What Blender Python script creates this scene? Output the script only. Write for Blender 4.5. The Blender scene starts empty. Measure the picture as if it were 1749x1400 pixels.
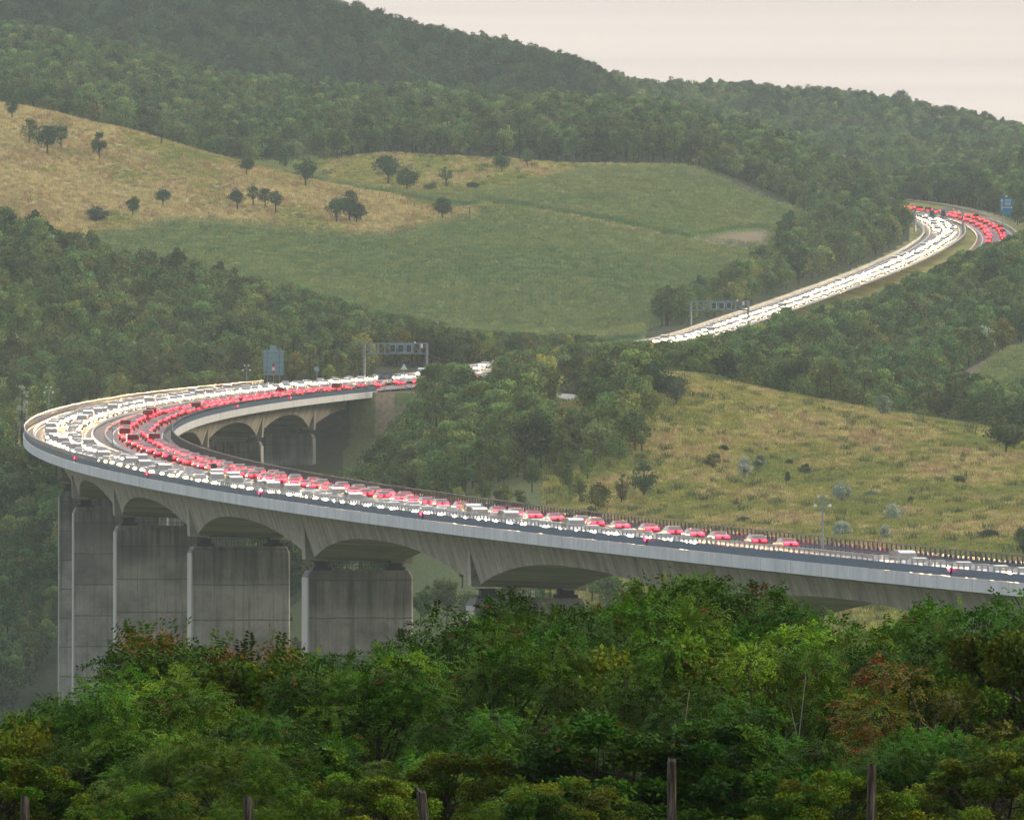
import bpy, math, random
import numpy as np
from mathutils import Vector, Matrix

rng = np.random.default_rng(7)
random.seed(7)
scene = bpy.context.scene
col = scene.collection

# ---------------------------------------------------------------- geometry of the place
# the camera stands at the origin looking along +Y; the viaduct is a 4 km radius curve on a 2.3 % grade
F, Y0, CXP = 22226.587, 903.4194, 874.5
XC, YC, RAD, Z0, GR, BK = 3985.5594, 2215.3976, 4053.8773, 17.9657, .0230, .0376
S_A, S_B = -1391.0, 481.0                       # the two abutments
PIERS = [421.0, 326.0] + [206.0 - 120 * i for i in range(13)] + [-1329.0]
LANES = None


def brg(s, off, dz):                             # point on the viaduct: arc length, offset from the axis, height
    th = s / RAD
    r = RAD + off
    return (XC - r * math.cos(th), YC + r * math.sin(th), Z0 + GR * s + BK * off + dz)


def brg_v(s, off, dz):
    s, off, dz = np.broadcast_arrays(np.asarray(s, float), np.asarray(off, float), np.asarray(dz, float))
    th = s / RAD
    r = RAD + off
    return np.stack([XC - r * np.cos(th), YC + r * np.sin(th), Z0 + GR * s + BK * off + dz], -1)


def at(px, py, D):
    return np.array([(px - CXP) * D / F, D, (Y0 - py) * D / F])


def pix(p):
    return CXP + F * p[0] / p[1], Y0 - F * p[2] / p[1]


# ---------------------------------------------------------------- object helpers
def tag(o, label=None, cat=None, group=None, kind=None):
    if label: o['label'] = label
    if cat: o['category'] = cat
    if group: o['group'] = group
    if kind: o['kind'] = kind
    return o


def empty(name, loc=(0, 0, 0), rz=0.0):
    o = bpy.data.objects.new(name, None)
    col.objects.link(o)
    o.location = loc
    o.rotation_euler = (0, 0, rz)
    o.empty_display_size = .3
    return o


class MB:
    """collects verts / faces / material slots and builds one mesh"""

    def __init__(self):
        self.v, self.f, self.m, self.uv = [], [], [], []

    def add(self, verts, faces, mat=0, uvs=None):
        b = len(self.v)
        self.v += [tuple(map(float, p)) for p in verts]
        self.uv += uvs if uvs is not None else [(0, 0)] * len(verts)
        for f in faces:
            self.f.append(tuple(b + i for i in f))
            self.m.append(mat)

    def box(self, c, size, mat=0, rot=None):
        sx, sy, sz = [k / 2 for k in size]
        vs = [Vector((x, y, z)) for x in (-sx, sx) for y in (-sy, sy) for z in (-sz, sz)]
        if rot is not None: vs = [rot @ v for v in vs]
        vs = [v + Vector(c) for v in vs]
        self.add(vs, [(0, 1, 3, 2), (4, 6, 7, 5), (0, 4, 5, 1), (2, 3, 7, 6), (0, 2, 6, 4), (1, 5, 7, 3)], mat)

    def tube(self, pts, radii, n=6, mat=0, cap=True):
        pts = [Vector(p) for p in pts]
        rings, b0 = [], len(self.v)
        vs, fs = [], []
        for i, p in enumerate(pts):
            d = (pts[min(i + 1, len(pts) - 1)] - pts[max(i - 1, 0)])
            d = d.normalized() if d.length > 1e-9 else Vector((0, 0, 1))
            a = d.orthogonal().normalized()
            if i and (a.dot(pa)) < 0: a = -a
            a = (pa - d * pa.dot(d)).normalized() if i and (pa - d * pa.dot(d)).length > 1e-4 else a
            pa = a
            b = d.cross(a)
            r = radii[i] if not np.isscalar(radii) else radii
            vs += [p + (a * math.cos(t) + b * math.sin(t)) * r for t in [2 * math.pi * k / n for k in range(n)]]
        for i in range(len(pts) - 1):
            for k in range(n):
                fs.append((i * n + k, i * n + (k + 1) % n, (i + 1) * n + (k + 1) % n, (i + 1) * n + k))
        if cap:
            fs.append(tuple(reversed(range(n))))
            fs.append(tuple((len(pts) - 1) * n + k for k in range(n)))
        self.add(vs, fs, mat)

    def disc(self, c, r, th, axis='y', n=20, mat=0):
        vs = []
        for s in (-th / 2, th / 2):
            for k in range(n):
                t = 2 * math.pi * k / n
                a, b = r * math.cos(t), r * math.sin(t)
                vs.append({'y': (c[0] + a, c[1] + s, c[2] + b), 'x': (c[0] + s, c[1] + a, c[2] + b), 'z': (c[0] + a, c[1] + b, c[2] + s)}[axis])
        fs = [(k, (k + 1) % n, n + (k + 1) % n, n + k) for k in range(n)] + [tuple(range(n)), tuple(reversed(range(n, 2 * n)))]
        self.add(vs, fs, mat)

    def sweep(self, S, ring, mat=0, closed=True, caps=True, pos=brg_v, vscale=1.0):
        n = len(ring(S[0]))
        vs, uvs, fs = [], [], []
        for s in S:
            r = ring(s)
            p = pos(s, [k[0] for k in r], [k[1] for k in r])
            vs += [tuple(q) for q in p]
            uvs += [(s, k[1] + .37 * k[0]) for k in r]
        m = n if closed else n - 1
        for i in range(len(S) - 1):
            for k in range(m):
                fs.append((i * n + k, i * n + (k + 1) % n, (i + 1) * n + (k + 1) % n, (i + 1) * n + k))
        if closed and caps:
            fs.append(tuple(range(n)))
            fs.append(tuple(reversed(range((len(S) - 1) * n, len(S) * n))))
        self.add(vs, fs, mat, uvs)

    def build(self, name, mats, parent=None, smooth=False, fix=True):
        me = bpy.data.meshes.new(name)
        me.from_pydata(self.v, [], self.f)
        for m in (mats if isinstance(mats, (list, tuple)) else [mats]): me.materials.append(m)
        if len(me.materials) > 1: me.polygons.foreach_set('material_index', self.m)
        if any(u != (0, 0) for u in self.uv[:50]):
            L = me.uv_layers.new(name='UVMap')
            idx = np.empty(len(me.loops), int)
            me.loops.foreach_get('vertex_index', idx)
            L.data.foreach_set('uv', np.asarray(self.uv, np.float32)[idx].ravel())
        if fix:
            import bmesh
            bm = bmesh.new(); bm.from_mesh(me)
            bmesh.ops.recalc_face_normals(bm, faces=bm.faces)
            bm.to_mesh(me); bm.free()
        if smooth: me.polygons.foreach_set('use_smooth', [True] * len(me.polygons))
        o = bpy.data.objects.new(name, me)
        col.objects.link(o)
        if parent is not None: o.parent = parent
        return o


def quad_mesh(name, V, C=None, mats=(), mat_idx=None):
    """V: (n,4,3) quads -> mesh, C: (n,3) colour per quad"""
    V = np.ascontiguousarray(V, np.float32)
    n = len(V)
    me = bpy.data.meshes.new(name)
    me.vertices.add(n * 4)
    me.vertices.foreach_set('co', V.ravel())
    me.loops.add(n * 4)
    me.loops.foreach_set('vertex_index', np.arange(n * 4, dtype=np.int32))
    me.polygons.add(n)
    me.polygons.foreach_set('loop_start', np.arange(0, n * 4, 4, dtype=np.int32))
    me.polygons.foreach_set('loop_total', np.full(n, 4, np.int32))
    for m in mats: me.materials.append(m)
    if mat_idx is not None: me.polygons.foreach_set('material_index', np.asarray(mat_idx, np.int32))
    if C is not None:
        a = me.color_attributes.new('tint', 'FLOAT_COLOR', 'POINT')
        c4 = np.ones((n, 4, 4), np.float32)
        c4[:, :, :3] = np.asarray(C, np.float32)[:, None, :]
        a.data.foreach_set('color', c4.ravel())
    me.update(calc_edges=True)
    me.validate()
    return me


# ---------------------------------------------------------------- materials
def new_mat(name):
    m = bpy.data.materials.new(name)
    m.use_nodes = True
    nt = m.node_tree
    for n in list(nt.nodes): nt.nodes.remove(n)
    out = nt.nodes.new('ShaderNodeOutputMaterial')
    return m, nt, out


def nd(nt, typ, **kw):
    n = nt.nodes.new(typ)
    for k, v in kw.items():
        if k.startswith('i_'):
            key = k[2:]
            n.inputs[int(key) if key.isdigit() else key.replace('_', ' ')].default_value = v
        else:
            setattr(n, k, v)
    return n


def mixc(nt, a, b, fac, typ='MIX'):
    n = nt.nodes.new('ShaderNodeMix')
    n.data_type = 'RGBA'
    n.blend_type = typ
    socks = {}
    for s in n.inputs:
        if s.identifier == 'Factor_Float': socks['f'] = s
        if s.identifier == 'A_Color': socks['a'] = s
        if s.identifier == 'B_Color': socks['b'] = s
    for key, val in (('f', fac), ('a', a), ('b', b)):
        s = socks[key]
        if isinstance(val, bpy.types.NodeSocket): nt.links.new(val, s)
        elif isinstance(val, (int, float)): s.default_value = val
        else: s.default_value = (*val, 1)
    return [o for o in n.outputs if o.identifier == 'Result_Color'][0]


def math_(nt, op, a, b=None, c=None, clamp=False):
    n = nt.nodes.new('ShaderNodeMath')
    n.operation = op
    n.use_clamp = clamp
    for i, v in enumerate((a, b, c)):
        if v is None: continue
        if isinstance(v, bpy.types.NodeSocket): nt.links.new(v, n.inputs[i])
        else: n.inputs[i].default_value = v
    return n.outputs[0]


def ramp(nt, x, lo, hi, a=0.0, b=1.0):
    n = nt.nodes.new('ShaderNodeMapRange')
    n.clamp = True
    nt.links.new(x, n.inputs[0])
    n.inputs[1].default_value, n.inputs[2].default_value = lo, hi
    n.inputs[3].default_value, n.inputs[4].default_value = a, b
    return n.outputs[0]


def coords(nt, scale=(1, 1, 1), kind='Object'):
    t = nt.nodes.new('ShaderNodeTexCoord')
    mp = nt.nodes.new('ShaderNodeMapping')
    nt.links.new(t.outputs[kind], mp.inputs[0])
    mp.inputs['Scale'].default_value = scale
    return mp.outputs[0]


def noise(nt, vec, scale, detail=4, rough=.55):
    n = nd(nt, 'ShaderNodeTexNoise')
    n.inputs['Scale'].default_value = scale
    n.inputs['Detail'].default_value = detail
    n.inputs['Roughness'].default_value = rough
    if vec is not None: nt.links.new(vec, n.inputs['Vector'])
    return n.outputs['Fac']


def bsdf(nt, out, color, rough=.8, metal=0.0, spec=.3):
    b = nt.nodes.new('ShaderNodeBsdfPrincipled')
    for key, v in (('Base Color', color), ('Roughness', rough), ('Metallic', metal)):
        if isinstance(v, bpy.types.NodeSocket): nt.links.new(v, b.inputs[key])
        elif isinstance(v, (int, float)): b.inputs[key].default_value = v
        else: b.inputs[key].default_value = (*v, 1)
    b.inputs['Specular IOR Level'].default_value = spec
    nt.links.new(b.outputs[0], out.inputs['Surface'])
    return b


def simple(name, c, rough=.6, metal=0.0, spec=.3, var=.25, scale=1.5):
    m, nt, out = new_mat(name)
    v = noise(nt, coords(nt), scale, 5)
    k = ramp(nt, v, .3, .7, 1 - var, 1 + var)
    n = nd(nt, 'ShaderNodeVectorMath', operation='SCALE')
    n.inputs[0].default_value = c
    nt.links.new(k, n.inputs['Scale'])
    bsdf(nt, out, n.outputs[0], rough, metal, spec)
    return m


def emit(name, c, strength):
    m, nt, out = new_mat(name)
    e = nd(nt, 'ShaderNodeEmission')
    e.inputs[0].default_value = (*c, 1)
    e.inputs[1].default_value = strength
    nt.links.new(e.outputs[0], out.inputs['Surface'])
    return m


def concrete_girder():
    m, nt, out = new_mat('viaduct concrete')
    uv = coords(nt, (1, 1, 1), 'UV')
    st = coords(nt, (.13, .05, 1), 'UV')
    streak = noise(nt, st, 2.2, 6, .65)
    fine = noise(nt, coords(nt, (.25, 1, 1), 'UV'), 1.3, 6, .65)
    big = noise(nt, coords(nt, (.03, .22, 1), 'UV'), 1.0, 4)
    c = mixc(nt, (.165, .153, .132), (.335, .312, .272), ramp(nt, streak, .34, .64))
    c = mixc(nt, c, (.19, .17, .145), ramp(nt, big, .5, .72, 0, .55))
    c = mixc(nt, c, (.06, .055, .048), ramp(nt, noise(nt, coords(nt, (.24, .035, 1), 'UV'), 1.6, 6, .75), .54, .68, 0, .75))
    sep = nd(nt, 'ShaderNodeSeparateXYZ'); nt.links.new(uv, sep.inputs[0])
    ph = math_(nt, 'FRACT', math_(nt, 'DIVIDE', math_(nt, 'ADD', sep.outputs[0], math_(nt, 'MULTIPLY', sep.outputs[1], -.35)), 11.0))
    line = math_(nt, 'LESS_THAN', ph, .018)
    c = mixc(nt, c, (.10, .09, .08), math_(nt, 'MULTIPLY', line, ramp(nt, fine, .3, .6, .25, .85)))
    c = mixc(nt, c, (.75, .75, .75), ramp(nt, fine, .3, .7, .0, .45), 'OVERLAY')
    bsdf(nt, out, c, .85, 0, .2)
    return m


def concrete_pier(name='pier concrete', gain=1.08):
    m, nt, out = new_mat(name)
    ob = coords(nt)
    sep = nd(nt, 'ShaderNodeSeparateXYZ'); nt.links.new(ob, sep.inputs[0])
    info = nd(nt, 'ShaderNodeObjectInfo')
    off = math_(nt, 'MULTIPLY', info.outputs['Random'], 37.0)
    addv = nd(nt, 'ShaderNodeCombineXYZ'); nt.links.new(off, addv.inputs[0]); nt.links.new(off, addv.inputs[1])
    va = nd(nt, 'ShaderNodeVectorMath', operation='ADD'); nt.links.new(ob, va.inputs[0]); nt.links.new(addv.outputs[0], va.inputs[1])

    def mp(sc):
        x = nd(nt, 'ShaderNodeMapping'); nt.links.new(va.outputs[0], x.inputs[0]); x.inputs['Scale'].default_value = sc
        return x.outputs[0]
    blot = noise(nt, mp((.18, .18, .22)), 1.0, 6, .65)
    streak = noise(nt, mp((1.2, 1.2, .06)), 1.0, 6, .7)
    fine = noise(nt, mp((1, 1, 1)), 2.5, 6, .65)
    c = mixc(nt, (.15, .15, .14), (.31, .305, .285), ramp(nt, blot, .36, .62))
    c = mixc(nt, c, (.07, .07, .066), ramp(nt, streak, .5, .70, 0, .75))
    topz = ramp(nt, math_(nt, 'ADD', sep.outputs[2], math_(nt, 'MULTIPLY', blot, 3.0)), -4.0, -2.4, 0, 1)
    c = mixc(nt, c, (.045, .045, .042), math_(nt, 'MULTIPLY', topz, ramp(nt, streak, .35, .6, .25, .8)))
    # pours: each lift has its own tone, with a dark line between
    zz = math_(nt, 'DIVIDE', math_(nt, 'ADD', sep.outputs[2], off), 4.6)
    lift = nd(nt, 'ShaderNodeTexWhiteNoise'); lift.noise_dimensions = '1D'; nt.links.new(math_(nt, 'FLOOR', zz), lift.inputs['W'])
    c = mixc(nt, c, (.11, .11, .105), ramp(nt, lift.outputs['Value'], .5, 1.0, 0, .6))
    wob = math_(nt, 'MULTIPLY', math_(nt, 'SUBTRACT', noise(nt, mp((.5, .5, .5)), 1, 3), .5), .05)
    fz = math_(nt, 'FRACT', math_(nt, 'ADD', zz, wob))
    hl = math_(nt, 'LESS_THAN', fz, .035)
    fx = math_(nt, 'FRACT', math_(nt, 'DIVIDE', math_(nt, 'ADD', sep.outputs[0], 20.0), 2.6))
    vl = math_(nt, 'LESS_THAN', fx, .03)
    c = mixc(nt, c, (.06, .06, .058), math_(nt, 'MULTIPLY', hl, ramp(nt, fine, .3, .6, .3, .9)))
    c = mixc(nt, c, (.08, .08, .075), math_(nt, 'MULTIPLY', vl, ramp(nt, blot, .35, .65, .05, .7)))
    fb = math_(nt, 'FRACT', math_(nt, 'DIVIDE', math_(nt, 'ADD', sep.outputs[0], 20.0), .52))
    c = mixc(nt, c, (.12, .12, .115), math_(nt, 'MULTIPLY', math_(nt, 'LESS_THAN', fb, .1), .3))
    c = mixc(nt, c, (.75, .75, .75), ramp(nt, fine, .3, .7, .0, .3), 'OVERLAY')
    gn = nd(nt, 'ShaderNodeVectorMath', operation='SCALE'); nt.links.new(c, gn.inputs[0]); gn.inputs['Scale'].default_value = gain
    bsdf(nt, out, gn.outputs[0], .88, 0, .2)
    return m


def fascia_mat(name='pale edge beam concrete', ca=(.34, .35, .36), cb=(.47, .48, .49)):
    m, nt, out = new_mat(name)
    st = coords(nt, (.22, .1, 1), 'UV')
    s = noise(nt, st, 1.6, 6, .7)
    uv = coords(nt, (1, 1, 1), 'UV')
    sep = nd(nt, 'ShaderNodeSeparateXYZ'); nt.links.new(uv, sep.inputs[0])
    j = math_(nt, 'LESS_THAN', math_(nt, 'FRACT', math_(nt, 'DIVIDE', sep.outputs[0], 6.0)), .05)
    c = mixc(nt, ca, cb, ramp(nt, s, .3, .65))
    stn = noise(nt, coords(nt, (.10, .06, 1), 'UV'), 1.3, 6, .75)
    c = mixc(nt, c, (.20, .195, .185), ramp(nt, stn, .55, .74, 0, .75))
    c = mixc(nt, c, (.18, .18, .18), math_(nt, 'MULTIPLY', j, ramp(nt, s, .4, .6, .1, .6)))
    bsdf(nt, out, c, .8, 0, .25)
    return m


def asphalt_mat():
    m, nt, out = new_mat('asphalt')
    o = coords(nt)
    c = mixc(nt, (.06, .058, .058), (.115, .11, .108), ramp(nt, noise(nt, o, .35, 8, .7), .3, .7))
    bsdf(nt, out, c, .62, 0, .35)
    return m


def ground_mat():
    m, nt, out = new_mat('ground cover')
    o = coords(nt)
    z1 = nd(nt, 'ShaderNodeVertexColor', layer_name='zone_a')
    z2 = nd(nt, 'ShaderNodeVertexColor', layer_name='zone_b')
    s1 = nd(nt, 'ShaderNodeSeparateColor'); nt.links.new(z1.outputs['Color'], s1.inputs[0])
    s2 = nd(nt, 'ShaderNodeSeparateColor'); nt.links.new(z2.outputs['Color'], s2.inputs[0])
    wide = coords(nt, (.008, .019, .008))
    n1 = noise(nt, wide, 1.6, 6, .6)
    n2 = noise(nt, coords(nt, (.05, .05, .05)), 1.5, 7, .65)
    n3 = noise(nt, coords(nt, (.5, .16, .5)), 2.2, 6, .7)
    # dry hillside grass
    dry = mixc(nt, (.185, .165, .068), (.36, .285, .145), ramp(nt, n2, .36, .62))
    dry = mixc(nt, dry, (.088, .105, .036), ramp(nt, n1, .5, .66, 0, .85))
    dry = mixc(nt, dry, (.34, .26, .13), ramp(nt, n3, .55, .75, 0, .4))
    # rough meadow
    mea = mixc(nt, (.160, .170, .042), (.33, .275, .095), ramp(nt, n2, .38, .62))
    mea = mixc(nt, mea, (.17, .205, .042), ramp(nt, n1, .48, .66, 0, .8))
    mea = mixc(nt, mea, (.26, .19, .085), ramp(nt, n3, .56, .76, 0, .45))
    # standing maize
    crop = mixc(nt, (.072, .140, .038), (.112, .195, .054), ramp(nt, n2, .36, .66))
    crop = mixc(nt, crop, (.185, .215, .062), ramp(nt, n1, .48, .62, 0, .9))
    wv = nd(nt, 'ShaderNodeTexWave'); wv.inputs['Scale'].default_value = .28; wv.inputs['Distortion'].default_value = 1.2
    wv.inputs['Detail'].default_value = 2
    nt.links.new(coords(nt, (1, .18, 1)), wv.inputs['Vector'])
    crop = mixc(nt, crop, (.045, .07, .02), ramp(nt, wv.outputs['Fac'], .55, .9, 0, .5))
    wood = mixc(nt, (.022, .030, .010), (.05, .055, .022), ramp(nt, n3, .35, .65))
    bare = mixc(nt, (.13, .105, .066), (.24, .19, .125), ramp(nt, n3, .3, .7))
    scrub = mixc(nt, (.05, .075, .022), (.12, .13, .045), ramp(nt, n3, .3, .7))
    c = scrub
    jit = math_(nt, 'MULTIPLY', math_(nt, 'SUBTRACT', n3, .5), .8)
    for colr, z in ((wood, z1.outputs['Alpha']), (mea, s1.outputs[2]), (crop, s1.outputs[1]), (dry, s1.outputs[0]), (bare, s2.outputs[0])):
        f = ramp(nt, math_(nt, 'ADD', z, math_(nt, 'MULTIPLY', jit, .5)), .35, .65)
        c = mixc(nt, c, colr, f)
    b = bsdf(nt, out, c, .95, 0, .1)
    bp = nd(nt, 'ShaderNodeBump'); bp.inputs['Strength'].default_value = .5; bp.inputs['Distance'].default_value = .6
    nt.links.new(n3, bp.inputs['Height'])
    nt.links.new(bp.outputs[0], b.inputs['Normal'])
    return m


def leaf_mat(name, gain=1.0, trans=.22, hue=.03, val=.3, rough=.55, spec=.25):
    m, nt, out = new_mat(name)
    vc = nd(nt, 'ShaderNodeVertexColor', layer_name='tint')
    info = nd(nt, 'ShaderNodeObjectInfo')
    hs = nd(nt, 'ShaderNodeHueSaturation')
    nt.links.new(vc.outputs['Color'], hs.inputs['Color'])
    nt.links.new(ramp(nt, info.outputs['Random'], 0, 1, .5 - hue, .5 + hue), hs.inputs['Hue'])
    r2 = math_(nt, 'FRACT', math_(nt, 'MULTIPLY', info.outputs['Random'], 17.31))
    nt.links.new(ramp(nt, r2, 0, 1, gain * (1 - val), gain * (1 + val)), hs.inputs['Value'])
    b = nt.nodes.new('ShaderNodeBsdfPrincipled')
    nt.links.new(hs.outputs[0], b.inputs['Base Color'])
    b.inputs['Roughness'].default_value = rough
    b.inputs['Specular IOR Level'].default_value = spec
    t = nd(nt, 'ShaderNodeBsdfTranslucent')
    nt.links.new(hs.outputs[0], t.inputs[0])
    mx = nd(nt, 'ShaderNodeMixShader')
    mx.inputs[0].default_value = trans
    nt.links.new(b.outputs[0], mx.inputs[1]); nt.links.new(t.outputs[0], mx.inputs[2])
    nt.links.new(mx.outputs[0], out.inputs['Surface'])
    return m


M = {}
M['girder'] = concrete_girder()
M['pier'] = concrete_pier()
M['pier_end'] = fascia_mat('pale concrete of the pier ends', (.33, .32, .295), (.47, .455, .42))  # paler tone for the narrow pier faces than for the wide ones
M['fascia'] = fascia_mat()
M['asphalt'] = asphalt_mat()
M['ground'] = ground_mat()
M['panel'] = simple('blue grey parapet panel', (.040, .080, .150), .35, .2, .5, .18, .3)
M['rail'] = simple('galvanised rail', (.36, .36, .37), .45, .6, .5, .12)
M['steel'] = simple('grey painted steel', (.20, .25, .29), .5, .3, .4, .15)
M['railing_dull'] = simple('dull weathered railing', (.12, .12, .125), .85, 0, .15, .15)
M['darksteel'] = simple('dark steel', (.045, .05, .06), .5, .2, .4, .2)
M['signback'] = simple('blue grey sign back', (.22, .38, .46), .5, .3, .4, .12)
M['signblue'] = simple('blue sign face', (.02, .22, .42), .5, 0, .4, .08)
M['white'] = simple('white paint', (.72, .72, .70), .6, 0, .3, .1)
M['redpaint'] = simple('red paint', (.5, .04, .04), .6, 0, .3, .1)
M['marking'] = simple('road paint', (.62, .62, .60), .7, 0, .3, .2)
M['bark'] = simple('bark', (.055, .045, .035), .9, 0, .1, .35, 6)
M['palebark'] = simple('pale bark', (.30, .27, .22), .9, 0, .1, .3, 8)
M['weathered'] = None
M['bearing'] = simple('dark bearing steel', (.03, .03, .03), .7, .2, .3, .2)
M['gravel'] = simple('pale gravel', (.30, .29, .27), .95, 0, .1, .3, .6)
M['track'] = simple('dusty track', (.27, .215, .135), .95, 0, .1, .25, .4)
M['wire'] = simple('fence wire', (.16, .15, .13), .7, .3, .3, .2)
M['rubber'] = simple('tyre rubber', (.02, .02, .02), .8, 0, .2, .1)
M['glass'] = simple('tinted car glass', (.16, .15, .14), .12, 0, .6, .1)
M['head'] = emit('lit headlight', (1.0, .62, .26), 2600.0)
M['head_far'] = emit('lit headlight of the distant stream', (1.0, .64, .28), 1100.0)
M['tail'] = emit('lit tail light', (1.0, .001, .0025), 120.0)
M['lens_clear'] = simple('unlit clear lens', (.3, .3, .3), .2, 0, .5, .05)
M['lens_red'] = simple('unlit red lens', (.12, .01, .01), .2, 0, .5, .05)
M['marker'] = emit('red marker lens', (1.0, .015, .06), 9.0)
M['paint'] = None


def post_mat():
    m, nt, out = new_mat('weathered post wood')
    g = noise(nt, coords(nt, (9, 9, .6)), 3, 6, .7)
    c = mixc(nt, (.022, .017, .014), (.16, .145, .125), ramp(nt, g, .46, .70))
    c = mixc(nt, c, (.15, .075, .035), ramp(nt, noise(nt, coords(nt, (3, 3, .8)), 2, 3), .58, .7, 0, .7))
    bsdf(nt, out, c, .9, 0, .15)
    return m


def carpaint(name, cs, rough=.35):
    m, nt, out = new_mat(name)
    info = nd(nt, 'ShaderNodeObjectInfo')
    cr = nd(nt, 'ShaderNodeValToRGB')
    cr.color_ramp.interpolation = 'CONSTANT'
    el = cr.color_ramp.elements
    while len(el) < len(cs): el.new(.5)
    for i, c in enumerate(cs):
        el[i].position = i / len(cs)
        el[i].color = (*c, 1)
    nt.links.new(info.outputs['Random'], cr.inputs[0])
    bsdf(nt, out, cr.outputs[0], rough, .0, .5)
    return m


M['weathered'] = post_mat()
M['paint'] = carpaint('car paint toned to headlight glow', [(.80, .79, .76), (.78, .76, .70), (.70, .70, .70), (.82, .80, .74), (.62, .62, .63), (.80, .77, .70)])  # headlight stream painted into the body colour, so the white band runs on
M['paint_red'] = carpaint('red car paint', [(.26, .012, .025), (.20, .012, .02), (.30, .02, .035), (.22, .01, .025), (.16, .05, .055), (.18, .01, .018)])  # tail-light glow put into the body colour, continuing the red band
M['leaf_far'] = leaf_mat('woodland leaves', 1.3, .15, .032, .45, .7, .06)
M['leaf_single'] = leaf_mat('tree leaves', 1.2, .15, .012, .12, .7, .06)
M['leaf_near'] = leaf_mat('foreground leaves', 1.08, .12, .012, .22, .55, .04)
M['grass'] = leaf_mat('grass blades', 1.15, .2, .02, .25, .8, .05)
M['crop'] = leaf_mat('maize leaves', 1.35, .2, .012, .2, .7, .06)

# ---------------------------------------------------------------- terrain
# control lattice: for each bearing (column) a list of distances and heights, from the camera's hill down
# into the valley and up the hills behind
CX = np.array([-700, 0, 200, 400, 560, 660, 800, 1000, 1130, 1300, 1500, 1650, 1749, 2500], float)
NC = len(CX)
rowsD, rowsZ = [], []


def row(D, y=None, z=None):
    D = np.full(NC, D, float) if np.isscalar(D) else np.asarray(D, float)
    if z is not None:
        Z = np.full(NC, z, float) if np.isscalar(z) else np.asarray(z, float)
    else:
        Z = (Y0 - np.asarray(y, float)) * D / F
    rowsD.append(D); rowsZ.append(Z)


row(20, z=-1.7)
row(120, z=-3.4)
row(150, z=-4.3)
row(200, z=-7.6)
row(275, z=-13.5)
row(480, z=-32)
row(1000, z=-50)
row(1700, z=[-52, -52, -52, -52, -50, -48, -45, -30, -20, -14, -12, -11, -10, -5])
row(2150, z=[-48, -46, -43, -38, -20, -10, 0, 3, 4, 4.5, 4.5, 5, 5, 8])
row([2480] * NC, y=[1080, 1060, 970, 855, 858, 805, 762, 690, 638, 668, 703, 727, 742, 800])
row([2620] * NC, y=[930, 920, 840, 775, 798, 775, 740, 678, 650, 690, 722, 745, 765, 830])
row([2715] * NC, y=[800, 790, 735, 690, 668, 668, 668, 652, 655, 694, 722, 735, 745, 800])
row([2890] * NC, y=[690, 690, 652, 645, 640, 638, 634, 640, 650, 672, 682, 652, 648, 700])
row([3060] * NC, y=[470, 500, 540, 575, 600, 612, 625, 622, 622, 642, 640, 612, 592, 600])
row([3180] * NC, y=[395, 432, 490, 535, 572, 590, 606, 602, 584, 622, 606, 585, 570, 570])
row([3310] * NC, y=[400, 440, 482, 505, 545, 562, 576, 576, 568, 562, 555, 545, 535, 530])
row([3520] * NC, y=[300, 350, 385, 400, 418, 424, 430, 440, 450, 488, 500, 488, 470, 460])
row([3980, 3900, 3850, 3780, 3720, 3690, 3640, 3680, 3680, 3690, 3720, 3800, 3820, 3820],
    y=[130, 178, 225, 276, 313, 338, 370, 374, 385, 425, 455, 430, 425, 400])
row([4030, 3950, 3900, 3840, 3800, 3790, 3790, 3830, 3840, 3850, 3860, 3900, 3920, 3940],
    y=[140, 188, 236, 286, 312, 322, 325, 318, 325, 385, 425, 410, 402, 380])
row([4160, 4080, 4040, 4000, 3990, 3990, 3990, 3990, 3990, 3990, 4010, 4060, 4060, 4060],
    y=[140, 185, 238, 275, 272, 268, 270, 282, 284, 345, 395, 385, 378, 350])
row(4300, y=[110, 155, 195, 220, 225, 228, 228, 238, 242, 285, 350, 355, 350, 300])
row(4620, y=[60, 92, 128, 182, 198, 203, 210, 220, 230, 282, 345, 330, 310, 250])
row(4850, y=[70, 105, 145, 200, 215, 220, 225, 235, 250, 300, 350, 345, 330, 270])
row(5300, y=[-250, -150, -95, -15, 45, 72, 105, 165, 245, 270, 280, 280, 280, 280])
row(5520, y=[-220, -120, -60, 20, 70, 95, 130, 185, 255, 275, 280, 280, 280, 280])
row(6200, y=[150, 150, 150, 150, 150, 150, 150, 160, 178, 184, 205, 228, 252, 340])
row(6600, y=[200, 200, 200, 200, 200, 200, 200, 200, 215, 220, 240, 265, 290, 380])
row(8200, y=[430] * NC)
rowsD, rowsZ = np.array(rowsD), np.array(rowsZ)
K = len(rowsD)
GX = np.concatenate([[-9000, -5000, -3000, -2000], np.arange(-1400, 3151, 11.0), [3600, 4200, 5200, 7000, 9500]])
GD = np.concatenate([np.linspace(20, 300, 34), np.linspace(312, 1500, 60), np.arange(1510, 4320, 7.0), np.linspace(4330, 6600, 130), np.linspace(6650, 8200, 20)])


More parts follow.
